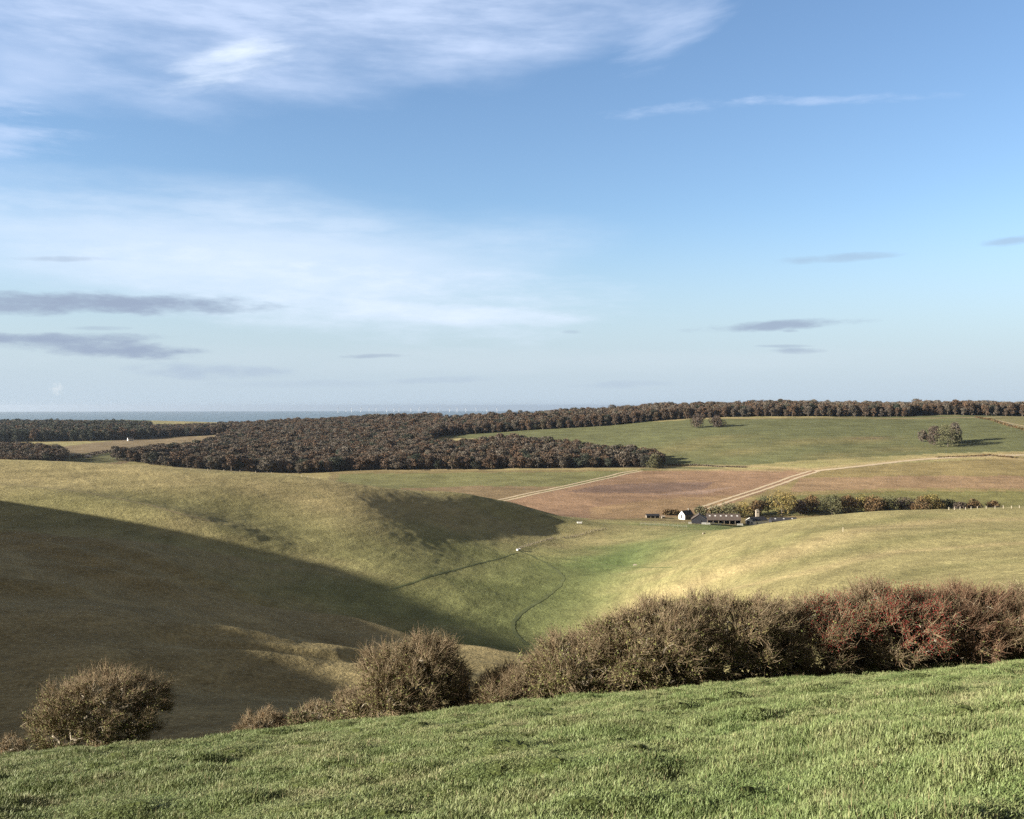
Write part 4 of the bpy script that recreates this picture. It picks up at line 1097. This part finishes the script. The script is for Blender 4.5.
# fences
def fence(label, pts, d0, d1, gap, hp, rp, postm, rails=True, seed=0, wires=3, jit=.06, railm=None, cat='fence', name='post_and_wire_fence', brush=0):
    P = resample([tuple(cast(px, py, d0, d1))[:2] for px, py in pts], .5)
    root = bpy.data.objects.new(name, None); COL.objects.link(root); r = np.random.default_rng(seed)
    root.location = (P[0][0], P[0][1], float(ground(*P[0]))); o0 = np.array(root.location); tag(root, label, cat)
    acc = gap; last = None; n = 0; wm = MB(); bq = []
    for a, b_ in zip(P[:-1], P[1:]):
        acc += math.dist(a, b_)
        if brush and r.uniform() < brush: bq += [(b_[0] - o0[0] + r.normal(0, .3), b_[1] - o0[1] + r.normal(0, .3), float(ground(*b_)) - o0[2] + r.uniform(.05, .55)) for _ in range(4)]
        if acc < gap: continue
        acc = 0; z = float(ground(*b_)); q = np.array([b_[0], b_[1], z]) - o0
        h_ = hp * r.uniform(.9, 1.1); tl = r.normal(0, jit, 2)
        if n < 95:
            m_ = MB(); m_.tube([(q[0], q[1], q[2] - .4), (q[0] + tl[0], q[1] + tl[1], q[2] + h_)], [rp, rp * .9], 6)
            m_.add([(q[0] + tl[0] + rp*.9*math.cos(k*math.pi/3), q[1] + tl[1] + rp*.9*math.sin(k*math.pi/3), q[2] + h_ + .002) for k in range(6)], [(0,1,2,3,4,5)]); m_.build('post', postm, root); n += 1
        if last is not None:
            for k in range(wires):
                zz = hp * (.3 + .6 * k / max(1, wires - 1)); wm.tube([(last[0], last[1], last[2] + zz), (q[0], q[1], q[2] + zz)], [.012, .012], 3)
        last = q
    if wires: wm.build('wire', railm or M_WIRE, root)
    if bq:
        lv = leaf_quads(np.array(bq), .16, r); link('brush', mesh_from('brush', lv, np.arange(len(lv)).reshape(-1, 4), 4), M_ASH, root)
    return root
M_PALEPOST = flat_mat('pale_post', (.52, .47, .38), .9, .2)
fence('post and wire fence with pale posts along the right hill crest', [(948, 510), (975, 509), (1000, 508.5), (1040, 507.5)], 380, 520, 3.2, 1.25, .11, M_PALEPOST, seed=1)
fence('fence with pale posts along the far crest of the left hill', [(190, 470), (225, 471.5), (262, 473.5), (300, 477), (338, 481)], 420, 540, 7.5, 1.1, .10, M_PALEPOST, seed=2)
fence('old brush choked fence crossing the shaded foot of the left hill', [(519, 549.5), (528, 546), (540, 542.5), (552, 539), (568, 538), (580, 535.5), (594, 531.5), (606, 529)], 380, 620, 2.6, 1.15, .10, M_WOODG, seed=3, brush=.34)
fence('thin fence running down the grass hillside beside the hilltop track', [(986, 419), (1000, 422), (1015, 426), (1040, 434)], 1000, 1330, 6, 1.1, .09, M_WOODG, seed=4)
fence('grey fence along the paddock edge below the farm', [(640, 524.5), (668, 526), (690, 527.5)], 560, 700, 3.4, 1.2, .09, M_WOODG, seed=5)
def trough(label, px, py, d0, d1, Lt, Wt, Ht, rot, m_, seed=0):
    p = cast(px, py, d0, d1)
    root = bpy.data.objects.new('water_trough', None); COL.objects.link(root); root.location = p; root.rotation_euler = (0, 0, rot); tag(root, label, 'trough')
    t = MB(); t.box(-Lt/2, Lt/2, -Wt/2, -Wt/2 + .08, .12, Ht); t.box(-Lt/2, Lt/2, Wt/2 - .08, Wt/2, .12, Ht); t.box(-Lt/2, -Lt/2 + .08, -Wt/2 + .08, Wt/2 - .08, .12, Ht); t.box(Lt/2 - .08, Lt/2, -Wt/2 + .08, Wt/2 - .08, .12, Ht)
    t.box(-Lt/2 + .08, Lt/2 - .08, -Wt/2 + .08, Wt/2 - .08, .12, .2); t.build('tank', m_, root)
    for k in (-1, 1):
        f_ = MB(); f_.box(k * Lt * .35 - .12, k * Lt * .35 + .12, -Wt/2, Wt/2, -.4, .117); f_.build('foot', M_CONC, root)
    wq = MB(); wq.add([(-Lt/2+.09,-Wt/2+.09,Ht-.08),(Lt/2-.09,-Wt/2+.09,Ht-.08),(Lt/2-.09,Wt/2-.09,Ht-.08),(-Lt/2+.09,Wt/2-.09,Ht-.08)], [(0,1,2,3)]); wq.build('water', M_DARKGL, root)
    return root
trough('white water trough on the shaded nose of the left hill', 579.5, 523.5, 420, 640, 2.6, .9, .95, R(5), M_WHITE)
trough('pale trough at the near end of the old brush choked fence', 518.5, 550.5, 380, 560, 2.4, .8, .8, R(60), M_WHITE)
trough('small pale trough on the green valley floor right of the footpath', 635, 565.5, 360, 560, 1.3, .5, .5, R(-10), M_CONC)
trough('small pale trough on the grass in front of the farm', 704, 534, 430, 640, 1.2, .6, .6, R(15), M_CONC)
# a lone stake on the right hill
p = cast(843, 531.5, 280, 460); st = MB(); st.tube([(0, 0, -.5), (.03, 0, 1.5)], [.10, .09], 7); st.add([(.03 + .09*math.cos(k*6.283/7), .09*math.sin(k*6.283/7), 1.502) for k in range(7)], [tuple(range(7))])
tag(st.build('marker_post', M_PALEPOST, None, p), 'lone pale post standing on the sunlit right hill', 'post')
# cottage far off beyond the left hill
p = cast(130.5, 440.8, 1200, 1700)
building('cottage', 'tiny white cottage by the dark wood beyond the left hill', 'house', p, R(30), 8, 6, 3, 5.4, M_LIME, M_SLATE, .2, [('front', 0, .1, 1, 2, 'door'), ('front', -2.4, 1, 1, 1.1, 'window'), ('front', 2.4, 1, 1, 1.1, 'window')], gable=M_LIME)
p = cast(88.5, 458, 900, 1300)
building('shed', 'tiny pale shed beside the hedge in the far left field', 'shed', p, R(5), 5, 3, 1.8, 2.4, M_CONC, M_GALV, .15, [('front', 0, .1, 1.2, 1.5, 'door')])
# the wind farm out at sea
M_TURB = flat_mat('turbine_white', (.82, .83, .84), .5, .03)
tm = MB(); tm.tube([(0, 0, -8), (0, 0, 78)], [3.6, 2.2], 10); tower_me = tm.mesh('tower', (M_TURB,))
nm = MB(); nm.box(-2.2, 2.2, -7, 5, 77.5, 82.5); nac_me = nm.mesh('nacelle', (M_TURB,))
bl = MB(); bl.add([(-1.4,-.4,1),(1.4,-.4,1),(2.6,-.25,12),(.5,-.1,57),(-.3,-.1,57),(-2.0,-.25,12),(-1.4,.4,1),(1.4,.4,1),(2.6,.25,12),(.5,.1,57),(-.3,.1,57),(-2.0,.25,12)],
       [(0,1,2,5),(5,2,3,4),(11,8,7,6),(10,9,8,11),(0,6,7,1),(1,7,8,2),(2,8,9,3),(3,9,10,4),(4,10,11,5),(5,11,6,0)]); blade_me = bl.mesh('blade', (M_TURB,))
hb = MB(); hb.tube([(0, -2.4, 0), (0, 0, 0)], [.8, 2.2], 8); hub_me = hb.mesh('hub', (M_TURB,))
rt = np.random.default_rng(3)
for px in [338, 346, 351.5, 361, 369, 376, 386.5, 394, 399, 411, 419, 427, 438, 449.5, 457, 466, 476, 487, 497]:
    d = 20500 + rt.uniform(-2500, 2000); x, y = at(px, d)
    root = bpy.data.objects.new('wind_turbine', None); COL.objects.link(root); root.location = (x, y, sea_z(math.hypot(x, y))); root.rotation_euler = (0, 0, R(25))
    tag(root, 'tiny white wind turbine standing in the sea on the horizon', 'wind turbine', 'wind turbines on the sea horizon')
    for nm_, me in (('tower', tower_me), ('nacelle', nac_me)):
        o = bpy.data.objects.new(nm_, me); COL.objects.link(o); o.parent = root
    ho = bpy.data.objects.new('hub', hub_me); COL.objects.link(ho); ho.parent = root; ho.location = (0, -7, 80); ho.rotation_euler = (0, rt.uniform(0, 2), 0)
    for k in range(3):
        o = bpy.data.objects.new('blade', blade_me); COL.objects.link(o); o.parent = ho; o.rotation_euler = (0, k * 2.0944, 0)
# ------------------------------------------------------------------ the air
hz = MB(); hz.box(-47500, 47500, -47500, 47500, -262, 32)
hm = bpy.data.materials.new('haze'); hm.use_nodes = True; hn = hm.node_tree; hn.nodes.clear()
ho_ = hn.nodes.new('ShaderNodeOutputMaterial'); hv = hn.nodes.new('ShaderNodeVolumePrincipled')
hv.inputs['Color'].default_value = (.74, .86, 1.0, 1); hv.inputs['Density'].default_value = 3.2e-5; hv.inputs['Anisotropy'].default_value = 0.62
hn.links.new(hv.outputs[0], ho_.inputs['Volume'])
haze = hz.build('haze', hm); tag(haze, 'thin pale haze in the air over the downs and sea', 'haze', kind='stuff')
# ------------------------------------------------------------------ sun and sky
sd = bpy.data.lights.new('sun', 'SUN'); sun = bpy.data.objects.new('sun', sd); COL.objects.link(sun)
sd.energy = 5.0; sd.angle = R(0.5); sd.color = (1.0, 0.90, 0.76)
sun.rotation_euler = Vector(-SUN).to_track_quat('-Z', 'Y').to_euler()
sun.location = (0, 0, 300)
wd = bpy.data.worlds.new('World'); SC.world = wd; wd.use_nodes = True
wd.cycles.sampling_method = 'MANUAL'; wd.cycles.sample_map_resolution = 512
nt = wd.node_tree; nt.nodes.clear()
wo = nt.nodes.new('ShaderNodeOutputWorld'); bg = nt.nodes.new('ShaderNodeBackground')
sky = nt.nodes.new('ShaderNodeTexSky'); sky.sky_type = 'NISHITA'; sky.sun_disc = False
sky.sun_elevation = R(SUN_EL); sky.sun_rotation = R(-SUN_AZ)
sky.altitude = 120; sky.air_density = 1.0; sky.dust_density = .3; sky.ozone_density = 1.6
SKY_K = 0.055
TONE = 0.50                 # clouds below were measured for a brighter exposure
bg.inputs['Strength'].default_value = SKY_K
tc = nt.nodes.new('ShaderNodeTexCoord'); sep = nt.nodes.new('ShaderNodeSeparateXYZ'); nt.links.new(tc.outputs['Generated'], sep.inputs[0])
sx, sy, sz = sep.outputs
U_ = math2(nt, 'ARCTAN2', sx, sy)                       # azimuth from the view direction, radians
n_as = nt.nodes.new('ShaderNodeMath'); n_as.operation = 'ARCSINE'; nt.links.new(sz, n_as.inputs[0]); V_ = n_as.outputs[0]
def ua(px): return math.atan((px - CX) / F)
def va(px, py): return math.atan((EY - py) / F * math.cos(ua(px)))
def vec(su, sv_, off=0.0):
    c = nt.nodes.new('ShaderNodeCombineXYZ')
    nt.links.new(math2(nt, 'MULTIPLY', U_, su), c.inputs[0]); nt.links.new(math2(nt, 'MULTIPLY', V_, sv_), c.inputs[1]); c.inputs[2].default_value = off
    return c.outputs[0]
nz_big = noise(nt, vec(5, 16, 3.1), 1.0, 5, .55)
nz_str = noise(nt, vec(9, 48, 7.7), 1.0, 6, .62)
nz_fin = noise(nt, vec(26, 95, 1.3), 1.0, 5, .6)
# streaks that run up to the right, as in high cirrus
c_ = nt.nodes.new('ShaderNodeCombineXYZ')
nt.links.new(math2(nt, 'MULTIPLY', math2(nt, 'ADD', U_, math2(nt, 'MULTIPLY', V_, 1.3)), 7), c_.inputs[0])
nt.links.new(math2(nt, 'MULTIPLY', math2(nt, 'SUBTRACT', V_, math2(nt, 'MULTIPLY', U_, .22)), 42), c_.inputs[1])
nz_cir = noise(nt, c_.outputs[0], 1.0, 6, .62)
def sub(a, b_): return math2(nt, 'SUBTRACT', a, b_)
def mul(a, b_): return math2(nt, 'MULTIPLY', a, b_)
def add(a, b_): return math2(nt, 'ADD', a, b_)
def sstep(s, a, b_, lo=0.0, hi=1.0):
    n = nt.nodes.new('ShaderNodeMapRange'); n.interpolation_type = 'SMOOTHSTEP'; nt.links.new(s, n.inputs[0])
    for k, v in enumerate((a, b_, lo, hi)): n.inputs[k + 1].default_value = v
    return n.outputs[0]
def ell(px, py, wpx, hpx, slope=0.0, flat=0.0):
    """squared elliptical distance; slope in rows per column (down to the right positive)"""
    u0, v0 = ua(px), va(px, py)
    slope = -(va(px + 40, py + slope * 40) - va(px - 40, py - slope * 40)) / (ua(px + 40) - ua(px - 40))
    du = sub(U_, u0)
    dv = add(sub(V_, v0), mul(du, slope))
    a = mul(du, F / wpx); b_ = mul(dv, F / hpx)
    return add(mul(a, a), mul(b_, b_))
# base: sky, paler and bluer towards the horizon than the clear-air model
col = sky.outputs[0]
gam = nt.nodes.new('ShaderNodeMix'); gam.data_type = 'RGBA'; gam.blend_type = 'MULTIPLY'; gam.inputs['Factor'].default_value = 1
nt.links.new(col, gam.inputs['A']); gam.inputs['B'].default_value = (.88, .98, 1.13, 1); col = gam.outputs['Result']
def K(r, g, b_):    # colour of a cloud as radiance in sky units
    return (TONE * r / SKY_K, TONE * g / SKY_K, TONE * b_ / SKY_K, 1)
HZ = K(.335, .408, .478)
col = mixcol(nt, sstep(V_, .20, .0, 0, .97), col, HZ)
def layer(mask, rgb):
    global col
    col = mixcol(nt, mask, col, K(*rgb))
WHITE = (.51, .575, .68); GREYC = (.215, .265, .355); LAV = (.42, .50, .66)
# high veil along the top
e = add(ell(310, -8, 420, 104, -.02), mul(sub(nz_big, .5), 1.9))
layer(mul(sstep(e, 1.25, .05), sstep(nz_str, .25, .72, .35, .86)), LAV)
e = add(ell(220, 66, 62, 22, -.25), mul(sub(nz_cir, .5), 4.0))
layer(mul(sstep(e, 1.3, -.9), .75), (.64, .70, .79))
e = add(ell(672, 28, 60, 30, -.5), mul(sub(nz_cir, .5), 3.4))
layer(mul(sstep(e, 1.3, -.9), .55), LAV)
e = add(ell(0, 105, 75, 60, .05), mul(sub(nz_str, .5), 5.5))
layer(mul(sstep(e, 1.0, -1.2), .6), LAV)
# broad veil at mid height on the left
e = add(ell(150, 240, 420, 62, .05), mul(sub(nz_big, .5), 1.8))
layer(mul(sstep(e, 1.3, -.3), sstep(nz_str, .25, .7, .25, .78)), (.46, .54, .65))
e = add(ell(320, 284, 300, 50, .10), mul(sub(nz_str, .5), 2.2))
layer(mul(sstep(e, 1.3, -.4), sstep(nz_fin, .3, .7, .55, .85)), WHITE)
e = add(ell(440, 314, 150, 13, .05), mul(sub(nz_str, .5), 2.6))
layer(mul(sstep(e, 1.2, -.6), .35), WHITE)
e = add(ell(600, 362, 700, 16, 0), mul(sub(nz_str, .5), 2.6))
layer(mul(sstep(e, 1.2, -.8), .35), (.42, .48, .53))
# thin high streaks on the right
e = add(ell(830, 100, 125, 5, -.03), mul(sub(nz_fin, .5), 3.6))
layer(mul(sstep(e, 1.2, -.9), .42), (.42, .50, .66))
e = add(ell(690, 108, 95, 8, -.10), mul(sub(nz_fin, .5), 4.2))
layer(mul(sstep(e, 1.1, -1.0), .35), (.42, .50, .66))
# warm grey cloud added to the unseen sky to warm the light in shade
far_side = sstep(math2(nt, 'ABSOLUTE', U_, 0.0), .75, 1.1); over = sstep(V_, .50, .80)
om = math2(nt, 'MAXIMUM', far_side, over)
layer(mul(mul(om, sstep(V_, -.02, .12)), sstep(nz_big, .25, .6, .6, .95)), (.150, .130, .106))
# low grey lens-shaped clouds
for px, py, w_, h_, sl, op in [(115, 304, 150, 9.5, .02, .95), (60, 306, 110, 8.5, -.03, .8), (80, 346, 115, 9, .07, .9), (30, 338, 120, 4.5, .0, .7), (215, 371, 85, 8, .03, .55), (100, 328, 30, 2.2, 0, .4),
                               (150, 352, 45, 4, .0, .6), (778, 325, 80, 5.2, -.05, .85), (797, 351, 26, 3, .0, .6), (785, 346, 26, 1.5, 0, .45), (375, 356, 34, 2.2, -.02, .6), (835, 258, 62, 4, -.06, .40),
                               (1010, 241, 26, 4, -.1, .45), (440, 380, 60, 3.5, -.03, .3), (625, 384, 50, 4, -.03, .33), (570, 332, 12, 2, 0, .35), (300, 384, 90, 4, .0, .22), (60, 259, 40, 2.5, 0, .4), (790, 331, 10, 1.3, 0, .5)]:
    e = add(ell(px, py, w_, h_ * 1.15, sl), mul(sub(nz_fin, .5), 2.6))
    layer(mul(sstep(e, 1.2, -.3), op), GREYC if py < 365 else (.25, .31, .41))
e = add(ell(57, 389, 6, 6, 0), mul(sub(noise(nt, vec(420, 420, 5), 1.0, 4), .5), 4.5))
layer(mul(sstep(e, 1.3, -1.2), .5), (.55, .57, .58))
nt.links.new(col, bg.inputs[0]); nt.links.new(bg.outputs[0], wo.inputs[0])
SC.view_settings.view_transform = 'Standard'; SC.view_settings.look = 'None'
SC.view_settings.exposure = 1.72; SC.view_settings.gamma = 1.0
SC.view_settings.use_curve_mapping = False
SC.cycles.max_bounces = 5; SC.cycles.diffuse_bounces = 2; SC.cycles.glossy_bounces = 1; SC.cycles.transmission_bounces = 2
SC.cycles.transparent_max_bounces = 4; SC.cycles.caustics_reflective = False; SC.cycles.caustics_refractive = False
SC.cycles.use_denoising = False
SC.cycles.sample_clamp_indirect = 1.2
